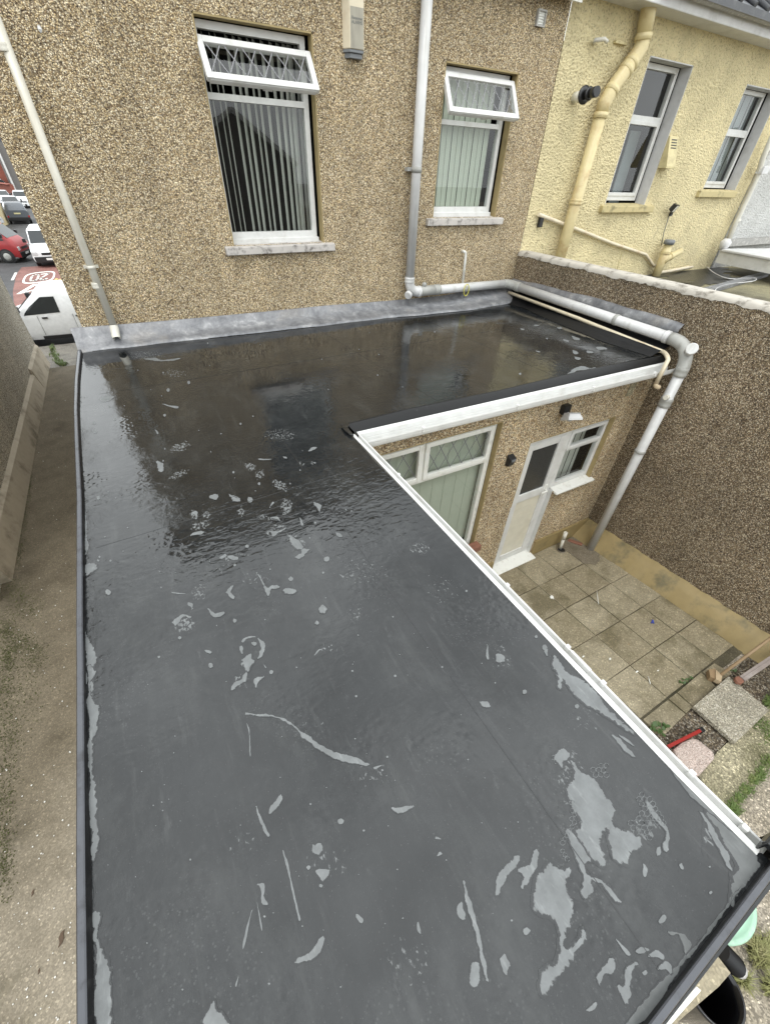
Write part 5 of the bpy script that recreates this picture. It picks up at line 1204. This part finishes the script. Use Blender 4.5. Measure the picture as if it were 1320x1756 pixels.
# louvred vent high on the right
t = thing('wall_vent_cover', 'small white louvred vent in a dark frame on the pebbledashed wall', 'vent', hy(928, 35, W))
a = hy(921, 14, W); c = hy(940, 50, W); vx0, vx1, vz1, vz0 = a.x, a.x + .125, a.z, c.z
b = MB(); frame_rect(b, vx0, vx1, vz0, vz1, W - .035, W + .002, .014); b.box(vx0 + .01, vx1 - .01, W - .01, W, vz0, vz1); b.build('vent_frame', m_gutter_old, t)
b = MB()
for i in range(5): z = vz0 + .018 + i * (vz1 - vz0 - .04) / 4.4; b.box(-.05, .05, -.004, .004, 0, .036, Matrix.Translation(((vx0 + vx1) / 2, W - .018, z)) @ Matrix.Rotation(R(-30), 4, 'X'))
b.build('louvre', m_white_old, t)
b = MB(); c_ = hy(67, 45, W); b.lathe([(.012, 0), (.014, .03), (.010, .06)], c_, (0, -1, -.5)); o = b.build('sensor', m_white); tag(o, 'tiny white sensor on the pebbledash beside the left downpipe', 'sensor')
# gully with its stub pipe
t = thing('drain_gully', 'white waste stub standing in a wet drain hole by the plinth', 'drain', hp(966, 940))
b = MB(); g0, g1 = hp(961, 944, .0), None; c_ = hp(962, 943, .018); b.lathe([(.07, 0), (.072, .008), (.055, .01), (.05, -.001)], c_, YN, cap=False); b.build('gully_rim', m_slab_wet, t)
b = MB(); b.lathe([(.055, 0.004), (.001, .004)], c_, YN, cap=False); b.build('gully_hole', m_black, t)
zz = c_ + Vector((0.01, .03, -.02)); top_ = hy(970, 913, zz.y + .02)
b = MB(); b.tube([zz, zz.lerp(top_, .7)], .024, 14); b.tube([zz.lerp(top_, .62), top_], .029, 14); b.build('pipe', m_pipe_white, t)
b = MB(); b.bar(hp(974, 926, .02), hp(998, 934, .03), .05, .03); o = b.build('brick_piece', m_brick, bevel=.006); tag(o, 'dull brick piece lying behind the drain stub', 'brick')
slab_px('damp_patch', [(985, 938), (1003, 940), (1030, 958), (1022, 968), (1000, 966), (985, 952)], m_slab_wet, 'dark wet stain around the foot of the soil pipe', 'stain', th=.002, up=.0165, bevel=0, kind='structure')
# tools at the end of the courtyard
t = thing('brush', 'wooden handled brush with short block head lying by the gravel', 'brush', hp(*zR(850, 400)))
h0, h1 = hp(*zR(890, 395), .09), hp(*zR(1600, -130), .60)
b = MB(); b.tube([h0, h1], .016, 12); b.build('handle', m_wood, t)
A1, A2, A3, A4 = [hp(*zR(*q), .10) for q in ((845, 345), (905, 400), (895, 450), (850, 430))]
b = MB(); b.prism([hp(*zR(*q), .10) for q in ((847, 345), (905, 400), (897, 455), (850, 430))], (0, 0, -.06)); b.build('brush_head', m_wood_pale, t, bevel=.002)
b = MB(); b.prism([hp(*zR(*q), .085) for q in ((788, 345), (846, 338), (849, 430), (802, 412))], (0, 0, -.07)); b.build('bristles', m_wood, t)
t = thing('timber_post', 'grey weathered timber with a rounded orange end beside the brush', 'timber', hp(*zR(1060, 440)))
a, c = hp(*zR(1075, 430), .13), hp(*zR(1560, 105), .30); b = MB(); b.bar(a, c, .062, .04); b.bar(a + Vector((0, 0, .022)), c + Vector((0, 0, .022)), .012, .006); b.build('timber', m_wood_grey, t, bevel=.006)
b = MB(); P_ = [hp(*zR(*q), .14) for q in ((1020, 410), (1045, 400), (1080, 425), (1100, 450), (1080, 468), (1040, 455), (1018, 430))]; b.prism(P_, (0, 0, -.045)); b.build('end_grain', m_brick, t, bevel=.008)
t = thing('spirit_level', 'red bar with a black end lying on the dark gravel', 'tool', hp(*zR(600, 950)))
a, c = hp(*zR(425, 1025), .10), hp(*zR(705, 885), .07); b = MB(); b.bar(a, c, .028, .05); b.build('bar', m_red, t, bevel=.003)
b = MB(); b.bar(c, c + (c - a).normalized() * .05, .045, .05); b.build('end_cap', m_black, t, bevel=.006)
t = thing('clothes_peg', 'small blue plastic piece lying on the courtyard slabs', 'plastic piece', hp(1119, 1067))
c_ = hp(1119, 1067, .022); b = MB(); b.bar(c_ + Vector((-.03, .0, 0)), c_ + Vector((.03, .012, 0)), .012, .012); b.bar(c_ + Vector((-.01, -.02, .004)), c_ + Vector((.02, .025, .004)), .01, .01); b.build('peg_body', m_blue, t)
def stick(p, q, lab, r_=.004, up=.02, mat=None):
    b = MB(); b.tube([hp(*p, up), hp(*q, up)], r_, 6); o = b.build('white_strip', mat or m_white_old); tag(o, lab, 'strip')
stick((1023, 1013), (1026, 1036), 'thin white strip lying on a slab near the drain'); stick((1111, 1160), (1115, 1173), 'thin white strip lying on a slab near the gravel')
def leaves(pts, n, lab, rad=.05, name='weed'):
    r_ = random.Random(n); b = MB()
    for u, v in pts:
        c_ = hp(u, v, .02)
        for _ in range(n):
            a = r_.uniform(0, 6.28); L = r_.uniform(.5, 1) * rad; w_ = L * .42; o_ = c_ + Vector((r_.uniform(-rad, rad) * .6, r_.uniform(-rad, rad) * .6, 0)); d = Vector((math.cos(a), math.sin(a), r_.uniform(.2, .8))); n_ = Vector((-d.y, d.x, 0)) * w_
            b.face([o_, o_ + d * L * .5 + n_, o_ + d * L, o_ + d * L * .5 - n_])
    o = b.build(name, m_leaf); tag(o, lab, 'weed')
leaves([zR(355, 870), zR(405, 850), zR(330, 885)], 7, 'dark ivy leaves at the corner of a small slab by the gutter', .07, 'ivy')
leaves([zR(560, 465), zR(620, 415), zR(595, 440)], 8, 'small dark weed in the joint beside the small slabs', .035)
leaves([zR(1000, 360)], 8, 'tiny weed next to the grey timber', .04)
leaves([(640, 1630)], 0, 'x') if False else None
# debris on the slabs
r_ = random.Random(12)
for i, (u, v) in enumerate([(946, 1024), (1000, 1126), (1046, 1130), (1092, 1152), (1016, 1078), (949, 1027), (1078, 1105), (1128, 1150)]):
    c_ = hp(u, v, .018); b = MB(); s_ = r_.uniform(.008, .022) if i else .035; blob(b, c_.x, c_.y, s_, s_ * .6, c_.z, 12, i, .5); o = b.build('litter_scrap', m_white_old if i not in (4, 6) else m_wood); tag(o, ['largest pale flake of litter, near the white gutter and the door step', 'pale flake of litter in a joint close to the white gutter', 'pale flake of litter in the middle of a slab beside the gutter', 'pale speck of litter by the last row of slabs', 'brown scrap on the slab right of the long white strip', 'pale speck touching the largest flake of litter', 'brown leaf scrap on the slab below the blue plastic piece', 'pale speck of litter beside the shorter white strip'][i], 'litter', 'flakes of litter on the courtyard slabs')

# ------------------------------------------------------------------ below the front verge
def circ3(p, q, s_):
    ax, ay, bx, by, cx, cy = p.x, p.y, q.x, q.y, s_.x, s_.y; d = 2 * (ax * (by - cy) + bx * (cy - ay) + cx * (ay - by))
    ux = ((ax**2 + ay**2) * (by - cy) + (bx**2 + by**2) * (cy - ay) + (cx**2 + cy**2) * (ay - by)) / d; uy = ((ax**2 + ay**2) * (cx - bx) + (bx**2 + by**2) * (ax - cx) + (cx**2 + cy**2) * (bx - ax)) / d
    return Vector((ux, uy, p.z)), math.hypot(ux - ax, uy - ay)
gz = yard_z(-1.2) - .035
zt = -1.95
zQ = lambda x, y: (1120 + x * .1515, 1530 + y * .1515)
cb, rb = circ3(hz(*zQ(1185, 250), zt), hz(*zQ(1100, 540), zt), hz(*zQ(840, 612), zt))
t = thing('garden_bin', 'green bin with pale green round lid under the front roof edge', 'bin', (cb.x, cb.y, gz))
b = MB(); b.lathe([(rb * .80, gz), (rb * .93, zt - .03), (rb * .95, zt - .02)], (cb.x, cb.y, 0), seg=36); b.build('bin_body', m_green, t)
b = MB(); b.lathe([(rb * .97, zt - .045), (rb, zt - .03), (rb, zt - .008), (rb * .97, zt), (rb * .90, zt - .004), (rb * .86, zt - .016), (rb * .80, zt - .014), (rb * .76, zt + .004), (rb * .4, zt + .03), (.001, zt + .038)], (cb.x, cb.y, 0), seg=40, cap=False); b.bar((cb.x - .06, cb.y, zt + .045), (cb.x + .06, cb.y, zt + .045), .025, .02); b.build('bin_lid', m_mint, t)
zb2 = -1.75
cw, rw = circ3(hz(*zQ(905, 965), zb2), hz(*zQ(1020, 1200), zb2), hz(*zQ(1042, 1470), zb2))
t = thing('water_butt', 'open round black tub standing under the front roof edge', 'tub', (cw.x, cw.y, gz))
b = MB(); b.lathe([(rw * .82, gz), (rw * .97, zb2 - .05), (rw * 1.0, zb2 - .03), (rw, zb2), (rw * .93, zb2), (rw * .90, zb2 - .03), (rw * .86, zb2 - .035), (rw * .84, zb2 - .06), (rw * .74, gz + .04), (.001, gz + .04)], (cw.x, cw.y, 0), seg=48, cap=False); b.build('tub_body', m_black_gloss, t)
def flat_px(name, pts, z, th, mat, lab, cat, bevel=.004):
    b = MB(); P = [hz(*zQ(x, y), z) for x, y in pts]; b.prism([p - Vector((0, 0, th)) for p in P], (0, 0, th)); o = b.build(name, mat, bevel=bevel); tag(o, lab, cat)
flat_px('concrete_block', [(730, 725), (880, 920), (740, 1080), (250, 1500), (0, 1500), (350, 1130)], -1.70, .10, m_slab, 'pale concrete ledge between the roof edge and the black tub', 'ledge')
flat_px('white_board', [(490, 1065), (545, 1120), (180, 1530), (90, 1530)], -1.50, .02, m_white_old, 'narrow white board lying under the front roof trim', 'board')
t = thing('ribbed_hose', 'black ribbed pipe with a pale end next to the green bin', 'pipe', (cb.x - .1, cb.y - .1, gz))
a, c = hz(*zQ(740, 640), -1.72), hz(*zQ(925, 830), -1.85)
b = MB(); n_ = 30; b.tube([a.lerp(c, i / n_) for i in range(n_ + 1)], [.044 + (.007 if i % 2 == 0 else -.006) for i in range(n_ + 1)], 16); b.build('ribbed_tube', m_black, t)
b = MB(); b.tube([c, c + (c - a).normalized() * .05], .04, 14); b.build('pipe_end', m_pipe_grey, t)

# grass
def grass(name, areas, dens, h, lab, mat, ground=None, seed=1, bw_=1.0):
    r_ = random.Random(seed); b = MB()
    for (u, v, ru, rv) in areas:
        for _ in range(dens):
            c_ = (ground or hp)(u + ru * .55 * r_.gauss(0, 1), v + rv * .55 * r_.gauss(0, 1))
            a = r_.uniform(0, 6.28); L = h * r_.uniform(.4, 1.1); w_ = r_.uniform(.002, .004) * bw_; d = Vector((math.cos(a), math.sin(a), 0)); n_ = Vector((-d.y, d.x, 0)) * w_; m_ = c_ + d * L * .25 + Vector((0, 0, L * .6)); e_ = c_ + d * L * .75 + Vector((0, 0, L * .75))
            b.face([c_ - n_, c_ + n_, m_ + n_ * .8, m_ - n_ * .8]); b.face([m_ - n_ * .8, m_ + n_ * .8, e_])
    o = b.build(name, mat); o['kind'] = 'stuff'; o['label'] = lab; return o
m_grass = painted('grass_blade', (.10, .15, .035), .6, (.26, .25, .10), .6, 9); m_grass_dry = painted('dry_grass_blade', (.22, .22, .08), .6, (.32, .28, .15), .7, 9)
G1 = [(*zR(1260, 840), 18, 12), (*zR(1320, 950), 16, 14), (*zR(1290, 1160), 12, 12), (*zR(1230, 1250), 10, 10), (*zR(1170, 1310), 10, 9), (*zR(1100, 1400), 10, 10), (*zR(1040, 1470), 9, 9), (*zR(990, 1540), 9, 10), (*zR(1000, 1590), 10, 8), (*zR(1310, 640), 10, 12)]
grass('grass', G1, 230, .045, 'green grass tufts along the mossy garden path', m_grass, lambda u, v: hp(u, v, -.02), 2, 1.2)
G2 = [(*zQ(1230, 640), 16, 16), (*zQ(1300, 720), 14, 16), (*zQ(1130, 640), 10, 9), (*zQ(1300, 1080), 9, 14), (*zQ(1180, 760), 12, 10), (*zQ(960, 1000), 8, 6)]
grass('long_grass', G2, 170, .13, 'long yellow green grass beside the green bin', m_grass_dry, lambda u, v: hp(u, v, -.03), 3)
LG = lambda u, v: hz(u, v, -2.768)
grass('weeds', [(22, 1010, 24, 22), (45, 1040, 32, 24), (10, 1080, 16, 28), (14, 1125, 16, 24), (34, 1100, 24, 20), (8, 1180, 16, 60), (14, 1260, 26, 60), (42, 880, 7, 34), (50, 830, 5, 26), (30, 940, 10, 30), (60, 1120, 26, 26), (8, 1360, 22, 70), (8, 1470, 16, 60), (40, 1180, 40, 60)], 420, .012, 'short moss and weeds along the wall side of the passage', m_moss, LG, 5, 1.6)
grass('weed_tuft', [(92, 606, 5, 6), (97, 614, 6, 6), (102, 622, 6, 4), (108, 625, 7, 3), (90, 598, 3, 4)], 110, .10, 'green weed tuft at the far end of the passage', m_grass, lambda u, v: hz(u, v, -2.95), 6, 3.0)
# stones in the passage
r_ = random.Random(8); b = MB()
for _ in range(150):
    u = r_.uniform(0, 128); v = r_.uniform(650, 1756) ; c_ = hz(u, v, -2.768)
    if c_.x < -2.45 or c_.x > -.62: continue
    s_ = r_.uniform(.003, .008); b.lathe([(s_ * .6, 0), (s_, s_ * .4), (s_ * .5, s_ * .8)], c_, seg=5)
o = b.build('stone_chips', m_roadwhite); o['kind'] = 'stuff'; o['label'] = 'pale stone chips scattered over the passage concrete'
for (u, v, s_) in ((105, 1610, .035), (56, 1532, .016), (67, 1666, .012)):
    c_ = hz(u, v, -2.765); b = MB(); b.prism([c_ + Vector((x * s_, y * s_, 0)) for x, y in ((-.5, -1.3), (.1, -.9), (.5, -.2), (.35, .6), (.55, 1.2), (-.1, 1.0), (-.45, .3), (-.25, -.5))], (0, 0, .003)); o = b.build('dead_leaf', m_leafdead); tag(o, {.035: 'largest dead brown leaf, on the pale near concrete of the passage', .016: 'small dead leaf higher up the passage concrete', .012: 'smallest dead leaf below the largest leaf on the passage concrete'}[s_], 'leaf', 'dead leaves on the passage concrete')
# ------------------------------------------------------------------ vehicles in the street
def vehicle(name, label, cat, paint, L, Wd, H, st, loc, yaw, wr=.32, wheels=(.18, .80), side=None, screen=(2, 3), rear=None, group=None, dark_low=True, plate=None, van=False):
    """st: stations (x fraction, top height, half-width at shoulder factor); loc on the road; heading +x turned by yaw"""
    t = thing(name, label, cat, (0, 0, 0), group); w = Wd / 2
    def sec(f, zt, k_):
        x = f * L; zb = min(H * (.56 if not van else .58), zt - .05); lo = .30
        pts = [(w * .93, lo), (w * .99, lo + .18), (w, zb * .8), (w * .985, zb), (w * k_, max(zt - .10, zb + .01)), (w * (k_ - .10), zt - .02), (w * (k_ - .35), zt)]
        return [Vector((x, -y, z)) for y, z in pts] + [Vector((x, y, z)) for y, z in reversed(pts)]
    rows = [sec(*s) for s in st]
    b = MB(); b.loft(rows, True); b.face(rows[0]); b.face(rows[-1])
    b.face([(0.02, -w * .9, .3), (L * .98, -w * .9, .3), (L * .98, w * .9, .3), (.02, w * .9, .3)]); body = b.build('body', paint, t)
    def shoulder(x, z):
        f = x / L
        for (f0, z0, k0), (f1, z1, k1) in zip(st, st[1:]):
            if f0 <= f <= f1:
                q = (f - f0) / max(1e-6, f1 - f0); zt = z0 + (z1 - z0) * q; k_ = k0 + (k1 - k0) * q; break
        else: zt, k_ = st[-1][1], st[-1][2]
        zb = min(H * (.56 if not van else .58), zt - .05); g = max(0, min(1, (z - zb) / max(.01, zt - .10 - zb))); return w * (.985 + (k_ - .985) * g)
    for poly in side or []:
        for s in (-1, 1):
            b = MB(); b.face([(x, s * (shoulder(x, z) + .012), z) for x, z in poly]); b.build('side_window', m_carglass, t)
    i0, i1 = screen; a, c = rows[i0], rows[i1]
    b = MB(); n = len(a); la, ra, lc, rc_ = a[5], a[n - 6], c[5], c[n - 6]; up = Vector((.012, 0, .018)); q_ = lambda p, k_: Vector((p.x, p.y * k_, p.z))
    b.face([q_(la, 1.02) .lerp(q_(lc, 1.0), .08) + up, q_(ra, 1.02).lerp(q_(rc_, 1.0), .08) + up, q_(la, 1.02).lerp(q_(rc_, 1.0), .0) * 0 + q_(ra, 1.0).lerp(q_(rc_, 1.04), .94) + up, q_(la, 1.0).lerp(q_(lc, 1.04), .94) + up]); b.build('windscreen', m_carglass, t)
    if rear:
        (f0, z0), (f1, z1) = rear; b = MB(); b.face([(f0 * L - .015, -w * .78, z0), (f0 * L - .015, w * .78, z0), (f1 * L - .015, w * .68, z1), (f1 * L - .015, -w * .68, z1)]); b.build('rear_window', m_carglass, t)
    for f in wheels:
        for s in (-1, 1):
            c_ = Vector((f * L, s * (w - .08), wr)); b = MB(); b.lathe([(wr * .62, -.10), (wr * .96, -.10), (wr, -.07), (wr, .07), (wr * .96, .10), (wr * .62, .10)], c_, (0, 1, 0), 22); wh = b.build('wheel', m_tyre, t)
            b = MB(); b.lathe([(wr * .60, -.02), (wr * .60, .105), (wr * .2, .115)], c_, (0, s, 0), 18); b.build('rim', m_collar, wh)
            b = MB(); b.lathe([(wr * 1.18, 0), (wr * 1.18, .012)], Vector((f * L, s * (w * .985), wr + .02)), (0, s, 0), 20); b.build('wheel_arch', m_black, t)
    b = MB(); zf = st[-1][1]
    b.box(L * .965, L + .03, -w * .93, w * .93, .26, min(.58, zf - .2)); b.build('front_bumper', m_black if dark_low else paint, t, bevel=.03)
    b = MB(); b.box(-.03, L * .03, -w * .93, w * .93, .28, .56); b.build('rear_bumper', m_black if dark_low else paint, t, bevel=.03)
    if van:
        for s in (-1, 1): b = MB(); b.box(L * .26, L * .72, s * w - .01, s * w + .02, .30, .42); b.build('side_skirt', m_black, t)
    for s in (-1, 1):
        b = MB(); b.box(L - .10, L + .012, s * w * .80 - .17, s * w * .80 + .13, zf - .17, zf + .04); b.build('headlight', m_head, t, bevel=.02)
        b = MB(); b.box(-.012, .06, s * w * .90 - .08, s * w * .90 + .06, st[0][1] * .45, st[0][1] * .62); b.build('tail_light', m_tail, t, bevel=.01)
        xm = L * (st[i1][0] - .04); zm = st[i1][1] + .12; b = MB(); b.box(xm - .08, xm + .06, s * (w + .14) - .09, s * (w + .14) + .09, zm - .05, zm + .15); b.build('mirror', m_black, t, bevel=.03)
    b = MB(); b.box(L + .0, L + .012, -w * .45, w * .45, zf - .14, zf - .02); b.build('grille', m_black, t)
    b = MB(); b.box(L + .03, L + .042, -.26, .26, .40, .51); b.build('front_plate', m_platew, t)
    b = MB(); b.box(-.045, -.03, -.26, .26, .44, .55) if not plate else b.box(-.03, -.015, -.26, .26, plate, plate + .11); b.build('rear_plate', m_plate, t)
    if van:
        for s in (-1, 1):
            for xd in (.44, .66): b = MB(); b.box(L * xd - .10, L * xd + .06, s * w - .02, s * w + .03, H * .53, H * .555); b.build('door_handle', m_black, t, bevel=.005)
            for xd in (.47, .70): b = MB(); b.box(L * xd - .004, L * xd + .004, s * w - .008, s * w + .003, .45, H * .58); b.build('door_gap', m_black, t)
    bpy.context.view_layer.update(); t.location = loc; t.rotation_euler.z = yaw
    return t
VAN = [(0, 1.78, .90), (.02, 1.82, .90), (.58, 1.84, .90), (.66, 1.80, .88), (.84, 1.15, .93), (.97, .98, .90), (1.0, .80, .86)]
VS = [[(2.15, 1.12), (2.15, 1.62), (2.75, 1.62), (3.25, 1.25), (3.30, 1.10)]]
ZR = ZS
# nearest: white van side on across the end of the passage, front to the left
p = hz(112, 583, ZR); 
va = vehicle('white_van', 'white van parked side on at the end of the passage', 'van', m_carwhite, 4.5, 1.85, 1.84, [(f, z, k_) for f, z, k_ in VAN], (0, 0, 0), 0, .33, (.17, .885), [[(2.45, 1.14), (2.45, 1.62), (2.85, 1.62), (3.42, 1.24), (3.5, 1.10)]], (3, 4), van=True)
va.rotation_euler.z = math.pi + R(-4); va.location = (hz(70, 578, ZR).x + 3.65, p.y - .10, ZR)
# white van facing us
vb = vehicle('white_van', 'white van facing the camera beside the red van', 'van', m_carwhite, 4.4, 1.80, 1.84, VAN, (0, 0, 0), 0, .32, (.17, .80), [[(2.3, 1.14), (2.3, 1.60), (2.75, 1.60), (3.3, 1.22), (3.35, 1.10)]], (3, 4), van=True)
pb = hz(79, 459, ZR); vb.rotation_euler.z = R(-90) + R(2); vb.location = (pb.x + .33, pb.y + 4.4, ZR)
# red van, nose to the right
RV = [(0, 1.90, .92), (.02, 1.96, .92), (.60, 2.0, .92), (.68, 1.92, .9), (.88, 1.25, .94), (.98, 1.02, .92), (1.0, .82, .88)]
RV2 = [(0, 1.90, .92), (.02, 1.96, .92), (.74, 2.0, .92), (.80, 1.94, .9), (.935, 1.28, .94), (.985, 1.05, .92), (1.0, .82, .88)]
vc = vehicle('red_van', 'red panel van parked at an angle on the left of the street', 'van', m_carred, 5.0, 1.95, 2.0, RV2, (0, 0, 0), 0, .34, (.18, .85), [[(3.65, 1.22), (3.65, 1.75), (3.95, 1.75), (4.38, 1.36), (4.45, 1.18)]], (3, 4), van=True)
yw = R(-14); fx = hz(46, 449, ZR); nose = Vector((math.cos(yw), math.sin(yw), 0)); vc.rotation_euler.z = yw; vc.location = Vector((fx.x, fx.y, ZR)) - nose * 5.0 + Vector((nose.y, -nose.x, 0)) * -.6
CAR = [(0, .95, .90), (.03, 1.05, .86), (.13, 1.42, .78), (.30, 1.50, .78), (.52, 1.48, .78), (.72, 1.0, .90), (.96, .82, .88), (1.0, .62, .85)]
CS = [[(.75, 1.0), (1.1, 1.36), (2.2, 1.40), (2.9, 1.02)]]
SUV = [(0, 1.10, .92), (.02, 1.2, .9), (.10, 1.62, .80), (.28, 1.70, .80), (.55, 1.66, .80), (.72, 1.12, .92), (.96, .98, .9), (1.0, .75, .86)]
def car(label, paint, st, H, u, v, yaw, rear_at_us=False, L=4.3, group='cars parked in the street'):
    c_ = vehicle('parked_car', label, 'car', paint, L, 1.80, H, st, (0, 0, 0), 0, .33, (.18, .81), CS, (4, 5), rear=((.03, st[1][1] + .03), (.12, st[2][1] - .08)), group=group, dark_low=(paint is m_cardark), plate=.80)
    p_ = hz(u, v, ZR); c_.rotation_euler.z = yaw
    d_ = Vector((math.cos(yaw), math.sin(yaw), 0)); c_.location = (Vector((p_.x, p_.y, ZR)) if rear_at_us else Vector((p_.x, p_.y, ZR)) - d_ * L); return c_
car('dark grey car with its back to the camera behind the red van', m_cardark, SUV, 1.70, 38, 384, R(97), True)
car('silver white car facing the camera behind the dark grey car', m_carsilver, CAR, 1.48, 27, 366, R(-84))
car('small white car at the far left edge of the street', m_carwhite, CAR, 1.48, 13, 352, R(-80))
car('white car parked against the house corner at the right of the street', m_carwhite, SUV, 1.70, 44, 357, R(-86))
car('pale car bonnet in front of the cream gable at the left edge', m_carsilver, CAR, 1.48, 2, 389, R(-20), False)
# far buildings
def far_building(name, label, mat, pts_base, h, depth, roofm=None, wins=0, roof_h=2.5):
    A, B = [hz(u, v, ZR) for u, v in pts_base]; d = (B - A).normalized(); n = Vector((-d.y, d.x, 0)); 
    if n.y < 0: n = -n
    t = thing(name, label, 'building', A); b = MB(); b.prism([A, B, B + n * depth, A + n * depth], (0, 0, h)); b.build('wall', mat, t)
    ml = (A + B) / 2
    b = MB(); b.prism([A + Vector((0, 0, h + .003)) - n * .3, A + n * depth / 2 + Vector((0, 0, h + roof_h)), A + n * depth + Vector((0, 0, h + .003))], (B - A)); b.build('roof', roofm or m_slate, t)
    for i in range(wins):
        c_ = A.lerp(B, (i + .5) / wins)
        for z in (1.2, 3.9):
            if z + 1.4 > h: continue
            b = MB(); M = Matrix((d, n, Vector((0, 0, 1)))).transposed().to_4x4(); M.translation = c_ + Vector((0, 0, z)); frame_rect(b, -.55, .55, 0, 1.3, -.06, .02, .09, M); f_ = b.build('window', m_white, t)
            b = MB(); b.box(-.47, .47, -.03, -.02, .08, 1.22, M); b.build('pane', m_carglass, f_)
    return t
far_building('cream_house', 'cream rendered gable at the left edge of the street', m_cream_far, [(-20, 400), (17, 383)], 2.9, 9, None, 1, .4)
far_building('brick_garden_wall', 'low red brick wall at the far side of the street', m_brickwall, [(-20, 336), (29, 345)], 1.9, .4, m_brickwall, 0, .1)
far_building('grey_house', 'grey house with white barge board at the far end of the street', m_grey_far, [(-45, 318), (34, 340)], 6.5, 9, m_slate, 3, 3.0)
far_building('red_brick_house', 'red brick and cream house beyond the street partly behind the house corner', m_brickwall, [(34, 338), (75, 330)], 4.6, 9, m_slate, 3, 3)
A, B = hz(33.5, 340, ZR), hz(24, 300, ZR); 
t = thing('barge_board', 'thin white board on the corner of the far grey house', 'board', A); b = MB(); b.box(A.x - .12, A.x + .12, A.y - .45, A.y - .35, ZR, ZR + 7); b.build('board', m_white, t)
b = MB(); p_ = hz(50, 331, ZR); b.box(p_.x - 4, p_.x + 4, p_.y - .6, p_.y - .4, ZR + 4.2, ZR + 8.5); o = b.build('cream_upper_wall', m_cream_far); tag(o, 'cream rendered upper storey above the red brick house', 'wall')
far_building('terrace', 'dark slate roofed terrace at the end of the street', m_grey_far, [(-160, 300), (-10, 300)], 7.5, 10, m_slate, 8, 3)
vd = vehicle('white_van', 'white van behind the brick wall at the left end of the street', 'van', m_carwhite, 4.6, 1.9, 2.1, RV, (0, 0, 0), 0, .33, (.17, .80), [[(3.15, 1.22), (3.15, 1.75), (3.5, 1.75), (4.0, 1.32), (4.05, 1.18)]], (3, 4), van=True)
p_ = hz(8, 338, ZR); vd.location = (p_.x - 1.5, p_.y + 1, ZR + .35); vd.rotation_euler.z = R(-60)

# ------------------------------------------------------------------ gardens behind the camera, seen in the window glass and the wet roof
def tree(loc, h, rad, seed, label):
    t = thing('garden_tree', label, 'tree', loc, 'trees in the gardens'); r_ = random.Random(seed); x, y, z = loc
    b = MB(); b.tube([(x, y, z), (x + .1, y, z + h * .5), (x, y + .1, z + h * .9)], [.16, .11, .03], 10)
    for _ in range(9):
        a = r_.uniform(0, 6.28); z0 = z + h * r_.uniform(.3, .75); b.tube([(x + .05, y, z0), (x + math.cos(a) * rad * .6, y + math.sin(a) * rad * .6, z0 + h * .15)], [.05, .015], 6)
    b.build('trunk', m_wood, t)
    b = MB()
    for _ in range(70):
        a = r_.uniform(0, 6.28); q = r_.random() ** .5 * rad; zz = z + h * r_.uniform(.25, 1); k_ = 1 - .45 * ((zz - z) / h); cx, cy = x + q * k_ * math.cos(a), y + q * k_ * math.sin(a)
        for _ in range(34):
            s_ = .11; p = Vector((cx + r_.gauss(0, .28), cy + r_.gauss(0, .28), zz + r_.gauss(0, .25))); u_ = Vector((r_.gauss(0, 1), r_.gauss(0, 1), r_.gauss(0, 1))).normalized(); v_ = u_.orthogonal().normalized()
            b.face([p - u_ * s_, p - v_ * s_ * .5, p + u_ * s_, p + v_ * s_ * .5])
    b.build('crown', m_leaf, t)
for i, (x, y, h, rd) in enumerate([(-7.5, -17, 7.6, 2.2), (-4.5, -18.5, 8.6, 2.4), (-1.6, -17.5, 7.2, 2.0), (3.2, -19, 6.2, 2.0), (-11, -18, 7.8, 2.4)]): tree((x, y, -2.75), h, rd, i, ['leafy tree second from the left in the gardens behind', 'tallest leafy tree in the gardens behind', 'leafy tree in the middle of the gardens behind', 'shortest leafy tree at the right of the gardens behind', 'leafy tree at the left end of the gardens behind'][i])
t = thing('garden_house', 'house with white gable boards in the gardens behind', 'house', (-15, -24, -2.7))
for cx, cy, wd in ((-14.5, -24, 7), (9, -26, 8)):
    b = MB(); b.prism([(cx - wd / 2, cy, -2.7), (cx + wd / 2, cy, -2.7), (cx + wd / 2, cy, 1.6), (cx, cy, 4.0), (cx - wd / 2, cy, 1.6)], (0, -7, 0)); b.build('wall', m_grey_far, t)
    b = MB(); b.bar((cx - wd / 2 - .2, cy + .1, 1.5), (cx, cy + .1, 4.15), .06, .25); b.bar((cx + wd / 2 + .2, cy + .1, 1.5), (cx, cy + .1, 4.15), .06, .25); b.build('barge_board', m_white, t)
b = MB(); b.box(-16, 20, -14.2, -14, -2.8, -1.2); o = b.build('garden_fence', m_wood); tag(o, 'brown timber fence across the gardens behind', 'fence')
